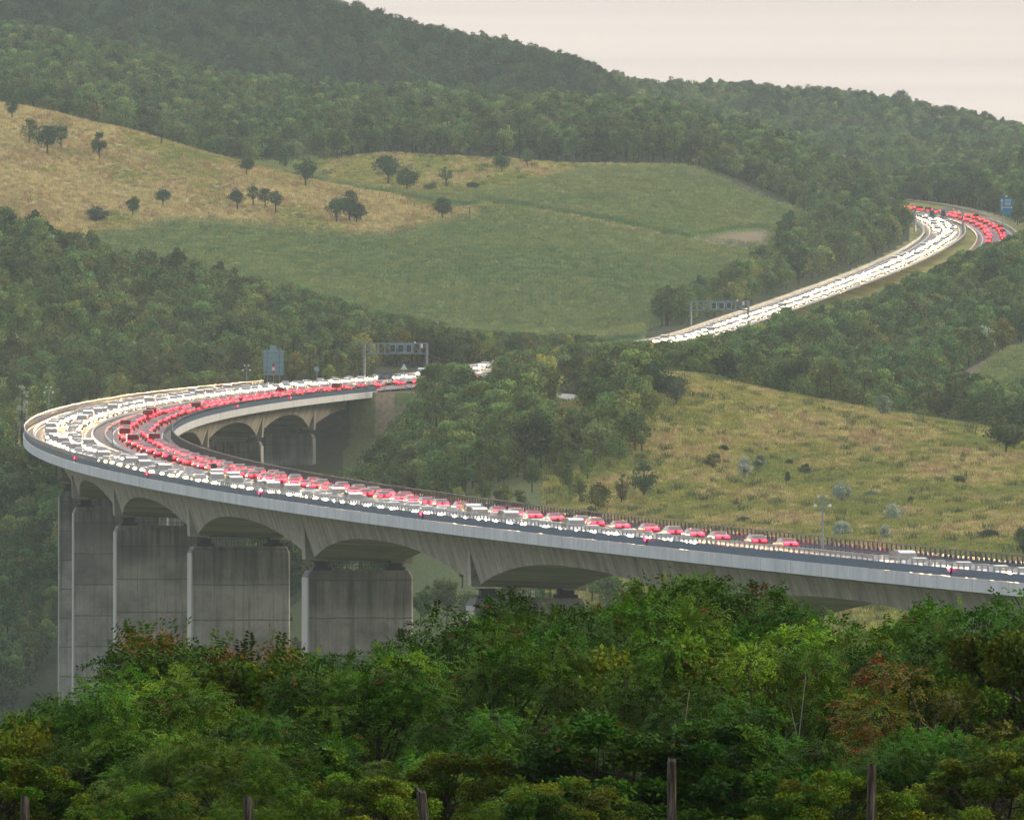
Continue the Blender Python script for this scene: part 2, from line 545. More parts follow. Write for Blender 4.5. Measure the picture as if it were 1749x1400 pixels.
def smooth_interp(xs, ys, x):                   # monotone cubic through the knots
    h = np.diff(xs); d = np.diff(ys) / h
    m = np.zeros_like(ys)
    ok = d[:-1] * d[1:] > 0
    w1, w2 = 2 * h[1:] + h[:-1], h[1:] + 2 * h[:-1]
    with np.errstate(divide='ignore', invalid='ignore'):
        mm = (w1 + w2) / (w1 / d[:-1] + w2 / d[1:])
    m[1:-1] = np.where(ok, mm, 0); m[0] = d[0]; m[-1] = d[-1]
    i = np.clip(np.searchsorted(xs, x) - 1, 0, len(h) - 1)
    t = np.clip((x - xs[i]) / h[i], 0, 1)
    return ((2 * t**3 - 3 * t**2 + 1) * ys[i] + (t**3 - 2 * t**2 + t) * h[i] * m[i] + (-2 * t**3 + 3 * t**2) * ys[i + 1] + (t**3 - t**2) * h[i] * m[i + 1])


ZG = np.zeros((len(GD), len(GX)))
for j, gx in enumerate(GX):
    gxc = np.clip(gx, CX[0], CX[-1])
    kd = np.array([smooth_interp(CX, rowsD[k], np.array([gxc]))[0] for k in range(K)])
    kz = np.array([smooth_interp(CX, rowsZ[k], np.array([gxc]))[0] for k in range(K)])
    ZG[:, j] = smooth_interp(kd, kz, GD)
PX, DD = np.meshgrid(GX, GD)
XX = (PX - CXP) * DD / F


def fbm(x, y, sc, seed):                        # cheap value noise for terrain and planting
    out = 0
    r = np.random.default_rng(seed)
    for o in range(3):
        g = r.random((64, 64))
        u, v = x / sc * 2**o, y / sc * 2**o
        i, j = np.floor(u).astype(int), np.floor(v).astype(int)
        a, b = u - i, v - j
        a, b = a * a * (3 - 2 * a), b * b * (3 - 2 * b)
        q = lambda p, s: g[p % 64, s % 64]
        out = out + (q(i, j) * (1 - a) * (1 - b) + q(i + 1, j) * a * (1 - b) + q(i, j + 1) * (1 - a) * b + q(i + 1, j + 1) * a * b) / 2**o
    return out / 1.75 - .5


amp = np.interp(DD, [300, 1500, 3000, 5000], [.3, 1.2, 2.0, 4.0])
ZG += fbm(XX, DD * .5, 38, 3) * amp


# motorway beyond the viaduct: two carriageways (pixel x, pixel y, distance -> world)
def road_line(pts, n=400):
    P = np.array(pts)
    t = np.concatenate([[0], np.cumsum(np.linalg.norm(np.diff(P, axis=0), axis=1))])
    m = np.gradient(P, t, axis=0)
    T = np.linspace(0, t[-1], n)
    i = np.clip(np.searchsorted(t, T) - 1, 0, len(t) - 2)
    h = (t[i + 1] - t[i])[:, None]
    u = ((T - t[i])[:, None]) / h
    return (2 * u**3 - 3 * u**2 + 1) * P[i] + (u**3 - 2 * u**2 + u) * h * m[i] + (-2 * u**3 + 3 * u**2) * P[i + 1] + (u**3 - u**2) * h * m[i + 1]


W_PTS = [brg(s, 6.2, -.15) for s in (482, 540, 600, 660)] + [at(*q) for q in
         [(845, 628, 2945), (1010, 607, 3065), (1165, 580, 3190), (1262, 549, 3310), (1400, 501, 3520), (1518, 456, 3700), (1590, 420, 3850), (1613, 400, 3950), (1606, 384, 4035), (1568, 372, 4115), (1500, 362, 4200), (1400, 352, 4290)]]
R_PTS = [brg(s, -6.2, -.15) for s in (482, 540, 600, 660)] + [at(*q) for q in
         [(980, 632, 2945), (1130, 612, 3065), (1265, 590, 3190), (1375, 565, 3310), (1520, 520, 3520), (1632, 470, 3700), (1693, 430, 3850), (1704, 405, 3950), (1682, 386, 4040), (1636, 371, 4130), (1575, 361, 4215), (1480, 352, 4300)]]
WL, RL = road_line(W_PTS), road_line(R_PTS)


def hidden_road(*pts):
    return road_line([at(*q) for q in pts], 120)


SIDE = hidden_road((1040, 700, 2580), (1000, 684, 2640), (968, 676, 2690), (935, 672, 2740))
LANE = hidden_road((380, 742, 2470), (500, 768, 2430), (600, 789, 2400), (740, 808, 2370), (870, 825, 2345), (1000, 838, 2320), (1130, 852, 2300))
SERV = hidden_road((1500, 336, 4330), (1560, 342, 4290), (1620, 350, 4240), (1680, 364, 4180), (1725, 386, 4100))
GRAV = hidden_road((640, 664, 2712), (672, 676, 2690), (700, 695, 2660), (716, 712, 2630))


def carve(line, half, fall, drop):
    global ZG
    o = np.argsort(line[:, 1])
    rows = (GD > line[:, 1].min() - 12) & (GD < line[:, 1].max() + 12)
    xr = np.interp(DD[rows], line[o, 1], line[o, 0]); zr = np.interp(DD[rows], line[o, 1], line[o, 2])
    d = np.abs(XX[rows] - xr)
    w = np.clip(1 - (d - half) / fall, 0, 1); w = w * w * (3 - 2 * w)
    ZG[rows] = ZG[rows] * (1 - w) + (zr - drop) * w


# under the viaduct the ground keeps well below the girder
thg = np.arctan2(DD - YC, XC - XX); rg = np.hypot(DD - YC, XC - XX)
sg = thg * RAD
deck = Z0 + GR * sg
under = (np.abs(rg - RAD) < 40) & (sg < S_B - 6)
lim = deck - np.interp(sg, [-1400, 200, 330, 430, 470], [26, 24, 19, 14, 9]) + np.clip(np.abs(rg - RAD) - 15, 0, 30) * .5
ZG = np.where(under, np.minimum(ZG, lim), ZG)
carve(WL, 9, 22, .35)
carve(RL, 9, 22, .35)
near_side = (GD > 2550) & (GD < 2780)
carve(SIDE, 4, 8, .2)
carve(SERV, 4, 8, .2)


def ground(px, D):
    px = np.asarray(px, float); D = np.asarray(D, float)
    j = np.clip(np.searchsorted(GX, px) - 1, 0, len(GX) - 2); i = np.clip(np.searchsorted(GD, D) - 1, 0, len(GD) - 2)
    a = np.clip((px - GX[j]) / (GX[j + 1] - GX[j]), 0, 1); b = np.clip((D - GD[i]) / (GD[i + 1] - GD[i]), 0, 1)
    return ZG[i, j] * (1 - a) * (1 - b) + ZG[i, j + 1] * a * (1 - b) + ZG[i + 1, j] * (1 - a) * b + ZG[i + 1, j + 1] * a * b


def ground_xy(x, y):
    return ground(CXP + F * np.asarray(x) / np.asarray(y), y)


def hit(px, py, d0, d1):                        # where the line of sight meets the ground between two distances
    D = np.linspace(d0, d1, 600)
    y = Y0 - F * ground(np.full(600, px), D) / D
    k = np.where(y <= py)[0]
    i = k[0] if len(k) else int(np.argmin(np.abs(y - py)))
    return np.array([(px - CXP) * D[i] / F, D[i], float(ground(px, D[i]))])


PYG = Y0 - F * ZG / DD


def poly_mask(px, d, poly):
    inside = np.zeros(np.shape(px), bool)
    n = len(poly)
    for i in range(n):
        (x1, y1), (x2, y2) = poly[i], poly[(i + 1) % n]
        c = ((y1 > d) != (y2 > d)) & (px < (x2 - x1) * (d - y1) / ((y2 - y1) or 1e-9) + x1)
        inside ^= c
    return inside


def lateral(px, D, line):                       # signed sideways distance from a road line; nan outside its range
    x = (px - CXP) * D / F
    o = np.argsort(line[:, 1])
    xr = np.interp(D, line[o, 1], line[o, 0])
    ok = (D > line[:, 1].min() - 5) & (D < line[:, 1].max() + 5)
    return np.where(ok, x - xr, np.nan)


crest_D = lambda px: np.interp(px, [-700, 0, 200, 400, 560, 660, 800], [3980, 3900, 3850, 3780, 3720, 3690, 3640])
dry_lo = lambda px: np.interp(px, [-1400, 0, 200, 280, 400, 560, 660, 820], [3380, 3420, 3490, 3535, 3545, 3548, 3560, 3640])
field_edge_px = lambda py: np.interp(py, [282, 300, 330, 380, 400, 430, 460, 500, 540, 565], [1190, 1250, 1310, 1385, 1385, 1330, 1300, 1235, 1165, 1100])


def zone(px, D, py):
    z = {}
    z['dry'] = (px < 820) & (D > dry_lo(px)) & (D < crest_D(px) + 45)
    hill = (D > 3190) & (D < 4000)
    fld = hill & ~z['dry'] & (px < field_edge_px(py))
    z['mead'] = ((D > 1500) & (D < 2600) & (px > 930)) | (fld & (D > crest_D(px) + 60) & (px < 1000) & (px > 540) & (py < 330 - np.clip((px - 850) / 4, -6, 40) + 0))
    z['mead'] |= fld & (py < np.interp(px, [860, 1000, 1200, 1260], [312, 292, 291, 300])) & (px > 850)
    z['mead'] |= (np.abs(np.nan_to_num(lateral(px, D, WL), nan=999) - 12) < 22) & (D > 3150)
    z['mead'] |= fld & (D > 3330) & (px > 815) & (px < 1290) & (np.abs(py - np.interp(px, [815, 900, 1000, 1100, 1200, 1290], [350, 360, 378, 398, 420, 437])) < 5)
    z['mead'] |= (px < 330) & (D > 2700) & (D < 2800)
    rf = poly_mask(px, D, [(1690, 2960), (1765, 3070), (2500, 3130), (2500, 2840), (1640, 2830)])
    z['crop'] = (fld & ~z['mead']) | rf
    z['bare'] = poly_mask(px, py, [(1190, 408), (1240, 398), (1315, 392), (1322, 412), (1290, 424), (1215, 416)]) & hill
    z['bare'] |= poly_mask(px, D, [(1600, 2830), (1640, 2830), (1690, 2960), (1765, 3070), (1720, 3080), (1650, 2960)])
    z['bare'] |= poly_mask(px, D, [(640, 2640), (690, 2640), (725, 2705), (640, 2709)]) & (fbm(px * .2, D, 14, 21) > -.15)
    z['wood'] = (D > 2300) & ~(z['dry'] | z['mead'] | z['crop'] | z['bare']) & ~poly_mask(px, D, [(560, 2500), (740, 2560), (740, 2709), (600, 2709)])
    for k in ('dry', 'crop', 'wood'):
        z[k] = z[k] & ~z['bare'] if k != 'wood' else z[k]
    return z


nv = DD.size
Vg = np.stack([XX, DD, ZG], -1).reshape(-1, 3)
ni, nj = DD.shape
ii, jj = np.meshgrid(np.arange(ni - 1), np.arange(nj - 1), indexing='ij')
quad = np.stack([ii * nj + jj, ii * nj + jj + 1, (ii + 1) * nj + jj + 1, (ii + 1) * nj + jj], -1).reshape(-1, 4)
me = bpy.data.meshes.new('ground')
me.vertices.add(nv); me.vertices.foreach_set('co', Vg.astype(np.float32).ravel())
me.loops.add(quad.size); me.loops.foreach_set('vertex_index', quad.astype(np.int32).ravel())
me.polygons.add(len(quad))
me.polygons.foreach_set('loop_start', np.arange(0, quad.size, 4, dtype=np.int32))
me.polygons.foreach_set('loop_total', np.full(len(quad), 4, np.int32))
me.polygons.foreach_set('use_smooth', np.ones(len(quad), bool))
zz = zone(PX, DD, PYG)
za = np.stack([zz['dry'], zz['crop'], zz['mead'], zz['wood']], -1).reshape(-1, 4).astype(np.float32)
zb = np.stack([zz['bare'], zz['bare'], zz['bare'], zz['bare']], -1).reshape(-1, 4).astype(np.float32)
for nme, arr in (('zone_a', za), ('zone_b', zb)):
    a = me.color_attributes.new(nme, 'FLOAT_COLOR', 'POINT'); a.data.foreach_set('color', arr.ravel())
me.materials.append(M['ground'])
me.update(calc_edges=True)
go = bpy.data.objects.new('ground', me); col.objects.link(go)
tag(go, kind='structure')


# ---------------------------------------------------------------- roads
def frames(line):
    t = np.gradient(line, axis=0); t[:, 2] = 0
    t /= np.linalg.norm(t, axis=1)[:, None]
    return np.stack([t[:, 1], -t[:, 0], np.zeros(len(t))], -1)     # to the right of travel


def ribbon(mb, line, o0, o1, dz, mat=0, thick=None, sl=None):
    n = frames(line)
    L = line if sl is None else line[sl]; n = n if sl is None else n[sl]
    a, b = L + n * o0 + [0, 0, dz], L + n * o1 + [0, 0, dz]
    v = np.concatenate([a, b]); k = len(L)
    mb.add(v, [(i, i + 1, k + i + 1, k + i) for i in range(k - 1)], mat)


SB = np.arange(S_A, S_B + .1, 4.0)
mb = MB()
mb.sweep(SB, lambda s: [(-10.7, -.15), (10.7, -.15)], closed=False)
tag(mb.build('road', M['asphalt'], fix=False), kind='structure')
for nm, line in (('motorway', WL), ('motorway', RL)):
    mb = MB(); ribbon(mb, line, -5.6, 5.6, 0)
    tag(mb.build(nm, M['asphalt'], fix=False), kind='structure')
for nm, line, hw, mt in (('side_road', SIDE, 3.4, 'gravel'), ('farm_track', SERV, 1.8, 'track'), ('farm_track', LANE, 1.3, 'track')):
    L = line.copy(); L[:, 2] = ground_xy(L[:, 0], L[:, 1]) + .25
    mb = MB(); ribbon(mb, L, -hw, hw, 0.05)
    tag(mb.build(nm, M[mt], fix=False), kind='structure')
mb = MB()
for o in (-10.2, -2.2, 2.2, 10.2):
    mb.sweep(SB, lambda s: [(o - .12, -.125), (o + .12, -.125)], closed=False)
for o in (-6.0, 6.0):
    for s in np.arange(S_A, S_B - 10, 16):
        mb.sweep([s, s + 3, s + 6], lambda q: [(o - .08, -.125), (o + .08, -.125)], closed=False)
for line in (WL, RL):
    for o in (-4.6, 4.6): ribbon(mb, line, o - .12, o + .12, .025)
    for k in range(0, len(line) - 4, 5): ribbon(mb, line, .6, .76, .025, sl=slice(k, k + 3))
tag(mb.build('road_marking', M['marking'], fix=False), kind='structure')

# ---------------------------------------------------------------- the viaduct
via = empty('viaduct')
tag(via, 'long curved concrete motorway viaduct on wide slab piers, crossing the valley', 'viaduct')
bounds = sorted([S_A, S_B] + PIERS)


def depth(s):
    i = int(np.clip(np.searchsorted(bounds, s) - 1, 0, len(bounds) - 2))
    a, b = bounds[i], bounds[i + 1]
    da = 3.7 if a == S_A else 7.2
    db = 3.7 if b == S_B else 7.2
    t = (s - a) / (b - a)
    if da == db:
        return 3.55 + 3.65 * abs(2 * t - 1) ** 2.3
    t = t if da > db else 1 - t
    return 3.7 + 3.5 * (1 - t) ** 2.3


def gring(s):
    d = depth(s)
    hb = 7.2 - .32 * (d - 1.7)
    return [(-11.7, -.25), (11.7, -.25), (11.7, -.7), (7.25, -1.7), (hb, -d), (-hb, -d), (-7.25, -1.7), (-11.7, -.7)]


SG = np.unique(np.round(np.concatenate([np.arange(S_A, S_B, 3.0), PIERS, [S_B]]), 3))
mb = MB()
mb.sweep(SG, gring)
for p in PIERS:                                  # upright ribs where the web meets a pier
    q = [p - 1.5, p, p + 1.5]
    mb.sweep(q, lambda s: [(-6.75, -2.2), (-4, -2.2), (-4, -7.25), (-6.55, -7.25)])
    mb.sweep(q, lambda s: [(6.75, -2.2), (6.55, -7.25), (4, -7.25), (4, -2.2)])
mb.build('girder', M['girder'], via)
for sg_ in (1, -1):
    mb = MB()
    mb.sweep(SB, lambda s: [(sg_ * 11.7, .02), (sg_ * 12.05, .02), (sg_ * 12.05, -1.22), (sg_ * 11.7, -1.22)])
    mb.build('edge_beam', M['fascia'], via)
    pr = MB()
    pr.sweep(SB, lambda s: [(sg_ * 11.80, .06), (sg_ * 11.86, .06), (sg_ * 11.86, .82), (sg_ * 11.80, .82)])
    po = pr.build('parapet_panel', M['panel'], via)
    tr = MB()
    tr.sweep(SB, lambda s: [(sg_ * 11.76, 1.30), (sg_ * 11.90, 1.30), (sg_ * 11.90, 1.42), (sg_ * 11.76, 1.42)])
    for s in np.arange(S_A + 1, S_B, 2.0):       # the uprights belong to the railing's pattern
        tr.sweep([s, s + .12], lambda q: [(sg_ * 11.64, .0), (sg_ * 11.78, .0), (sg_ * 11.78, 1.30), (sg_ * 11.64, 1.30)])
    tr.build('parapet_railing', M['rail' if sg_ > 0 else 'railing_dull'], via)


def pier_mesh(h):
    mb = MB()
    secs = [(6.1, 2.25, 0), (6.5, 2.48, -.85), (6.5, 2.5, -3), (6.56, 2.65, -h)]
    vs, n = [], 8
    for hx, hy, z in secs:
        c = .18
        vs += [(-hx + c, -hy, z), (hx - c, -hy, z), (hx, -hy + c, z), (hx, hy - c, z), (hx - c, hy, z), (-hx + c, hy, z), (-hx, hy - c, z), (-hx, -hy + c, z)]
    fs = [(i * n + k, i * n + (k + 1) % n, (i + 1) * n + (k + 1) % n, (i + 1) * n + k) for i in range(3) for k in range(n)]
    fs += [tuple(range(n)), tuple(reversed(range(3 * n, 4 * n)))]
    mb.add(vs, fs)
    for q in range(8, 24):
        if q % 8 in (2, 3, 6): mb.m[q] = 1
    return mb


for p in PIERS:
    x, y, z = brg(p, 0, -8.35)
    gz = float(ground_xy(x, y))
    h = max(z - gz + 3, 8)
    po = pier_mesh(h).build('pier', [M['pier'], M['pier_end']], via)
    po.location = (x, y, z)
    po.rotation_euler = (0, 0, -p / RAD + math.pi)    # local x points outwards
    for sx in (-1, 1):
        b = MB()
        b.box((sx * 4.5, 0, .2), (2.3, 3.0, .4)); b.box((sx * 4.5, 0, .68), (1.6, 2.0, .56)); b.box((sx * 4.6, 0, 1.03), (1.9, 2.4, .14))
        b.build('bearing', M['bearing'], po)
    r = MB()
    for yy in (-1.6, 1.6):
        r.box((0, yy, .98), (6.4, .05, .05)); r.box((0, yy, .5), (6.4, .04, .04))
        for k in range(9): r.box((-3.1 + k * .775, yy, .5), (.06, .06, .95))
    r.build('railing', M['bearing'], po)
mb = MB()
mb.sweep([S_B - 6, S_B - 2, S_B + 1.5], lambda s: [(-11.6, -1.3), (11.6, -1.3), (11.6, -7.0), (-11.6, -7.0)])
mb.sweep([S_B - 8, S_B + 1.5], lambda s: [(-12.3, -7.0), (12.3, -7.0), (12.3, -16), (-12.3, -16)])
mb.build('abutment', M['pier'], via)


# guard rails along the deck and the motorway
def sweep_line(line):
    n = frames(line)
    idx = np.arange(len(line))

    def pos(s, off, dz):
        off = np.asarray(off, float); dz = np.asarray(dz, float)
        i = int(s)
        return line[i] + n[i] * off[:, None] + np.stack([0 * dz, 0 * dz, dz], -1)
    return idx, pos


def rail_ring(o, base=0.0, th=.09):
    return lambda s: [(o - th, base + .40), (o + th, base + .40), (o + th * .4, base + .56), (o + th, base + .72), (o - th, base + .72), (o - th * .4, base + .56)]


GL = {10.45: 'steel guard rail along the outer edge of the viaduct beside the headlight stream',
      1.05: 'steel guard rail on the viaduct median facing the headlight stream',
      -1.05: 'steel guard rail on the viaduct median facing the tail-light stream',
      -10.45: 'steel guard rail along the inner edge of the viaduct beside the red tail lights'}
for o, lab in GL.items():
    g = empty('guard_rail', brg(0, o, -.15))
    tag(g, lab, 'guard rail', 'guard rails on the viaduct')
    mb = MB(); mb.sweep(SB, rail_ring(o, -.15))
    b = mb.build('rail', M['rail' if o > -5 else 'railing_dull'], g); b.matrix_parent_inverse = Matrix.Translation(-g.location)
    mb = MB()
    for s in np.arange(S_A + 2, S_B, 4.0):
        mb.sweep([s, s + .14], lambda q: [(o - .06, -.14), (o + .06, -.14), (o + .06, .3), (o - .06, .3)])
    b = mb.build('post', M['rail'], g); b['kind'] = 'stuff'; b.matrix_parent_inverse = Matrix.Translation(-g.location)
HL = [(WL, -6.3, .1, 'pale guard rail along the field side of the white headlight carriageway on the hillside'),
      (WL, 6.3, .1, 'guard rail between the headlight carriageway and the grassy median on the hillside'),
      (RL, -6.3, .1, 'guard rail on the median side of the red tail-light carriageway on the far bend'),
      (RL, 6.3, .1, 'pale guard rail below the farm track on the outside of the red tail-light bend')]
for line, o, bz, lab in HL:
    idx, pos = sweep_line(line)
    g = empty('guard_rail', tuple(line[200]))
    tag(g, lab, 'guard rail', 'guard rails on the hillside motorway')
    mb = MB(); mb.sweep(idx, rail_ring(o, bz, .14), pos=pos)
    b = mb.build('rail', M['rail'], g); b.matrix_parent_inverse = Matrix.Translation(-g.location)
    mb = MB()
    for i in idx[::2]:
        p = pos(i, [o], [0])[0]
        mb.box((p[0], p[1], p[2] + .1), (.12, .12, .8))
    b = mb.build('post', M['rail'], g); b['kind'] = 'stuff'; b.matrix_parent_inverse = Matrix.Translation(-g.location)
    if abs(o + 6.3) < .1 and line is WL:         # low concrete edge wall under this rail
        mb = MB(); mb.sweep(idx, lambda s: [(o - .5, -.3), (o - .15, -.3), (o - .15, .42), (o - .5, .42)], pos=pos)
        b = mb.build('edge_wall', M['fascia'], g); b.matrix_parent_inverse = Matrix.Translation(-g.location)


def arc_for_px(px, off, near=True, dz=.5):
    s = np.linspace(-1300, 481, 18000)
    p = brg_v(s, off, dz)
    u = CXP + F * p[:, 0] / p[:, 1]
    c = np.where(np.diff(np.sign(u - px)) != 0)[0]
    return float(s[c[0] if near else c[-1]])


# ---------------------------------------------------------------- road furniture
# red marker lamps on the outer parapet, one over each pier
red_labels = {206: None}
lamp_defs = [(-34, 'red marker lamp at the far left tip of the parapet bend'), (-394, 'red marker lamp on the parapet above the leftmost tall pier'),
             (-514, 'red marker lamp on the parapet left of the first round sign'), (-634, 'red marker lamp on the parapet right of the second round sign'),
             (-754, 'bright red marker lamp on the parapet above the last pier before the treetops'), (-874, 'bright red marker lamp on the parapet right of the wooded slope'),
             (-994, 'bright red marker lamp on the parapet right of the tall camera pole'), (206, 'dim red marker lamp on the far parapet of the inner edge, left one'),
             (326, 'dim red marker lamp on the inner edge parapet over the arches, right one')]
for s, lab in lamp_defs:
    sg_ = 1 if s < 100 else -1
    x, y, z = brg(s, sg_ * 12.0, .62)
    o = empty('marker_lamp', (x, y, z), math.pi - s / RAD + (0 if sg_ > 0 else math.pi))
    tag(o, lab, 'lamp', 'red marker lamps on the parapets')
    mb = MB(); mb.box((-.05, 0, -.02), (.12, .45, .6)); mb.box((-.05, .2, -.45), (.08, .1, .3)); mb.build('housing', M['darksteel'], o)
    mb = MB()
    n = 10
    vs = [(.02, .19 * math.cos(t), .06 + .2 * math.sin(t)) for t in [2 * math.pi * k / n for k in range(n)]] + [(.13, .11 * math.cos(t), .06 + .12 * math.sin(t)) for t in [2 * math.pi * k / n for k in range(n)]]
    mb.add(vs, [(k, (k + 1) % n, n + (k + 1) % n, n + k) for k in range(n)] + [tuple(range(n, 2 * n))])
    mb.build('lens', M['marker'], o)


def camera_pole(loc, h, label, two=True):
    o = empty('camera_pole', loc)
    tag(o, label, 'camera pole', 'camera poles on the viaduct')
    mb = MB(); mb.tube([(0, 0, 0), (0, 0, h * .5), (0, 0, h)], [.11, .09, .07], 8); mb.build('pole', M['steel'], o)
    mb = MB(); mb.box((0, 0, h - .75), (1.5, .08, .08)); mb.box((0, 0, h - .1), (.8, .08, .08)); mb.build('crossarm', M['steel'], o)
    for sx in (-.72, .72):
        c = MB(); c.tube([(sx, 0, h - .70), (sx, 0, h - .85), (sx, 0, h - 1.02)], [.10, .17, .12], 8); c.build('dome_camera', M['white'], o)
    for sx in (-.42, .42):
        c = MB(); c.box((sx, -.1, h + .08), (.30, .55, .28)); c.box((sx, -.4, h + .2), (.34, .12, .06)); c.build('box_camera', M['white'], o)
    return o


s = arc_for_px(83, 12.3, False); camera_pole(brg(s, 12.3, 0), 5.2, 'slim camera pole behind the far parapet at the tip of the bend')
s = arc_for_px(421, 12.3, False); camera_pole(brg(s, 12.3, 0), 4.6, 'slim camera pole beside the big sign back at the far abutment')
s = arc_for_px(1405, 0, True); camera_pole(brg(s, 0, -.15), 6.2, 'tall camera pole on the median in front of the dry meadow')
s = arc_for_px(192, 0, True); camera_pole(brg(s, 0, -.15), 3.9, 'thin camera pole on the median between white and red lanes of the bend')

for px, lab in ((290, 'dark round traffic sign back on the median, nearer the bend'), (365, 'dark round traffic sign back on the median, further from the bend')):
    s = arc_for_px(px, 0, True)
    o = empty('round_sign', brg(s, 0, -.15), 0)
    tag(o, lab, 'traffic sign', 'round signs on the median')
    mb = MB(); mb.tube([(0, 0, 0), (0, 0, 1.5)], .04, 6); mb.build('post', M['darksteel'], o)
    mb = MB(); mb.disc((0, -.06, 1.55), .5, .04); mb.build('sign_plate', M['darksteel'], o)

# big board seen from behind at the abutment
D = 2755.0
p = at(467, 646, D)
o = empty('sign_board', (p[0], p[1], p[2] - 1.5)); tag(o, 'tall blue-grey motorway sign board seen from behind beside the far abutment', 'road sign')
mb = MB(); mb.box((0, 0, 4.9), (4.3, .12, 5.3)); mb.box((-.05, 0, 8.05), (1.4, .12, 1.0)); mb.build('board', M['signback'], o)
for sx in (-1.3, 1.3):
    mb = MB(); mb.box((sx, -.2, 4.0), (.18, .16, 8.0)); mb.build('post', M['steel'], o)
for k in range(5):
    mb = MB(); mb.box((0, -.12, 2.8 + k * 1.05), (4.3, .08, .1)); mb.build('stiffener', M['steel'], o)
p = at(467, 632, D - 8)
o = empty('warning_beacon', (p[0], p[1], p[2] - 3.5)); tag(o, 'red and white striped warning post in front of the sign back', 'marker post')
mb = MB(); mb.tube([(0, 0, 0), (0, 0, 3)], .05, 6); mb.build('post', M['steel'], o)
for k, mt in enumerate(('redpaint', 'white', 'redpaint')):
    mb = MB(); mb.box((0, -.06, 3.1 + k * .75), (.55, .08, .70)); mb.build('stripe', M[mt], o)
for px, py, D, h, lab, tri in ((541, 648, 2790, 2.3, 'small grey round sign between the sign back and the gantry', False), (690, 640, 2800, 1.5, 'small white triangular warning sign at the end of the viaduct parapet', True)):
    p = at(px, py, D)
    o = empty('small_sign', tuple(p)); tag(o, lab, 'traffic sign')
    mb = MB(); mb.tube([(0, 0, -2), (0, 0, h)], .05, 6); mb.build('post', M['steel'], o)
    mb = MB()
    if tri: mb.add([(-.75, -.05, h - .3), (.75, -.05, h - .3), (0, -.05, h + 1.0), (-.75, .03, h - .3), (.75, .03, h - .3), (0, .03, h + 1.0)], [(0, 1, 2), (5, 4, 3), (0, 3, 4, 1), (1, 4, 5, 2), (2, 5, 3, 0)])
    else: mb.disc((0, -.06, h), .55, .05)
    mb.build('sign_plate', M['white' if tri else 'signback'], o)
p = at(658, 646, 2800)
o = empty('noise_barrier', (p[0], p[1], p[2] - 1)); tag(o, 'dull blue noise panel under the gantry beside the abutment', 'barrier')
mb = MB(); mb.box((0, 0, 1.6), (3.4, .1, 2.0)); mb.build('board', simple('dull blue panel', (.10, .11, .15), .6), o)
for sx in (-1.5, 1.5):
    mb = MB(); mb.box((sx, -.1, .9), (.12, .1, 2.2)); mb.build('post', M['steel'], o)


def gantry(x0, x1, top, base0, base1, D0, D1, panels, label, beam=2.2):
    a, b = at(x0, top, D0), at(x1, top, D1)
    b[2] = a[2] = (a[2] + b[2]) / 2
    o = empty('sign_gantry', tuple(a)); tag(o, label, 'gantry', 'sign gantries over the motorway')
    d = Vector(b - a); L = d.length; u = d / L
    rot = Matrix.Rotation(math.atan2(d.y, d.x), 3, 'Z')
    o.rotation_euler = (0, 0, math.atan2(d.y, d.x))
    za, zb_ = (Y0 - base0) * D0 / F - a[2], (Y0 - base1) * D1 / F - a[2]
    for xx, zb2 in ((0, za), (L, zb_)):
        mb = MB(); mb.box((xx, 0, zb2 / 2 - .4), (.46, .46, -zb2 + .8)); mb.build('leg', M['steel'], o)
    mb = MB()
    for zc in (0, -beam):
        for yy in (-.5, .5): mb.box((L / 2, yy, zc), (L, .2, .26))
    n = 9
    for k in range(n + 1):
        for yy in (-.5, .5): mb.box((L * k / n, yy, -beam / 2), (.13, .12, beam))
    for k in range(n):
        mb.tube([(L * k / n, 0, 0 if k % 2 else -beam), (L * (k + 1) / n, 0, -beam if k % 2 else 0)], .06, 5)
    mb.build('beam_truss', M['steel'], o)
    for t, w, h in panels:
        mb = MB(); mb.box((L * t, -.75, -beam / 2), (w, .3, h)); f = mb.build('message_panel', M['signback'], o)
        mb = MB(); mb.box((L * t, -.92, -beam / 2), (w * .8, .04, h * .82)); mb.build('display', M['darksteel'], f)
    mb = MB(); mb.box((L * .93, -.7, -beam * .25), (.35, .5, .9)); mb.build('lane_signal', M['white'], o)
    mb = MB(); mb.box((L * .82, -.7, .2), (.3, .4, .35)); mb.build('camera', M['white'], o)
    return o


gantry(622, 729, 586, 650, 645, 2845, 2842, [(.47, 1.3, 1.9), (.60, 1.5, 1.9), (.73, 1.3, 1.9)], 'grey sign gantry with three blue-grey panels just beyond the far abutment')
gantry(1180, 1278, 514, 556, 566, 3272, 3268, [(.42, 1.3, 1.7), (.55, 1.5, 1.7), (.68, 1.3, 1.7)], 'grey sign gantry over the hillside motorway below the green field')
gantry(1563, 1645, 358, 392, 418, 3955, 3948, [(.38, 1.9, 2.0), (.62, 1.9, 2.0)], 'grey sign gantry over the hairpin bend at the upper right')
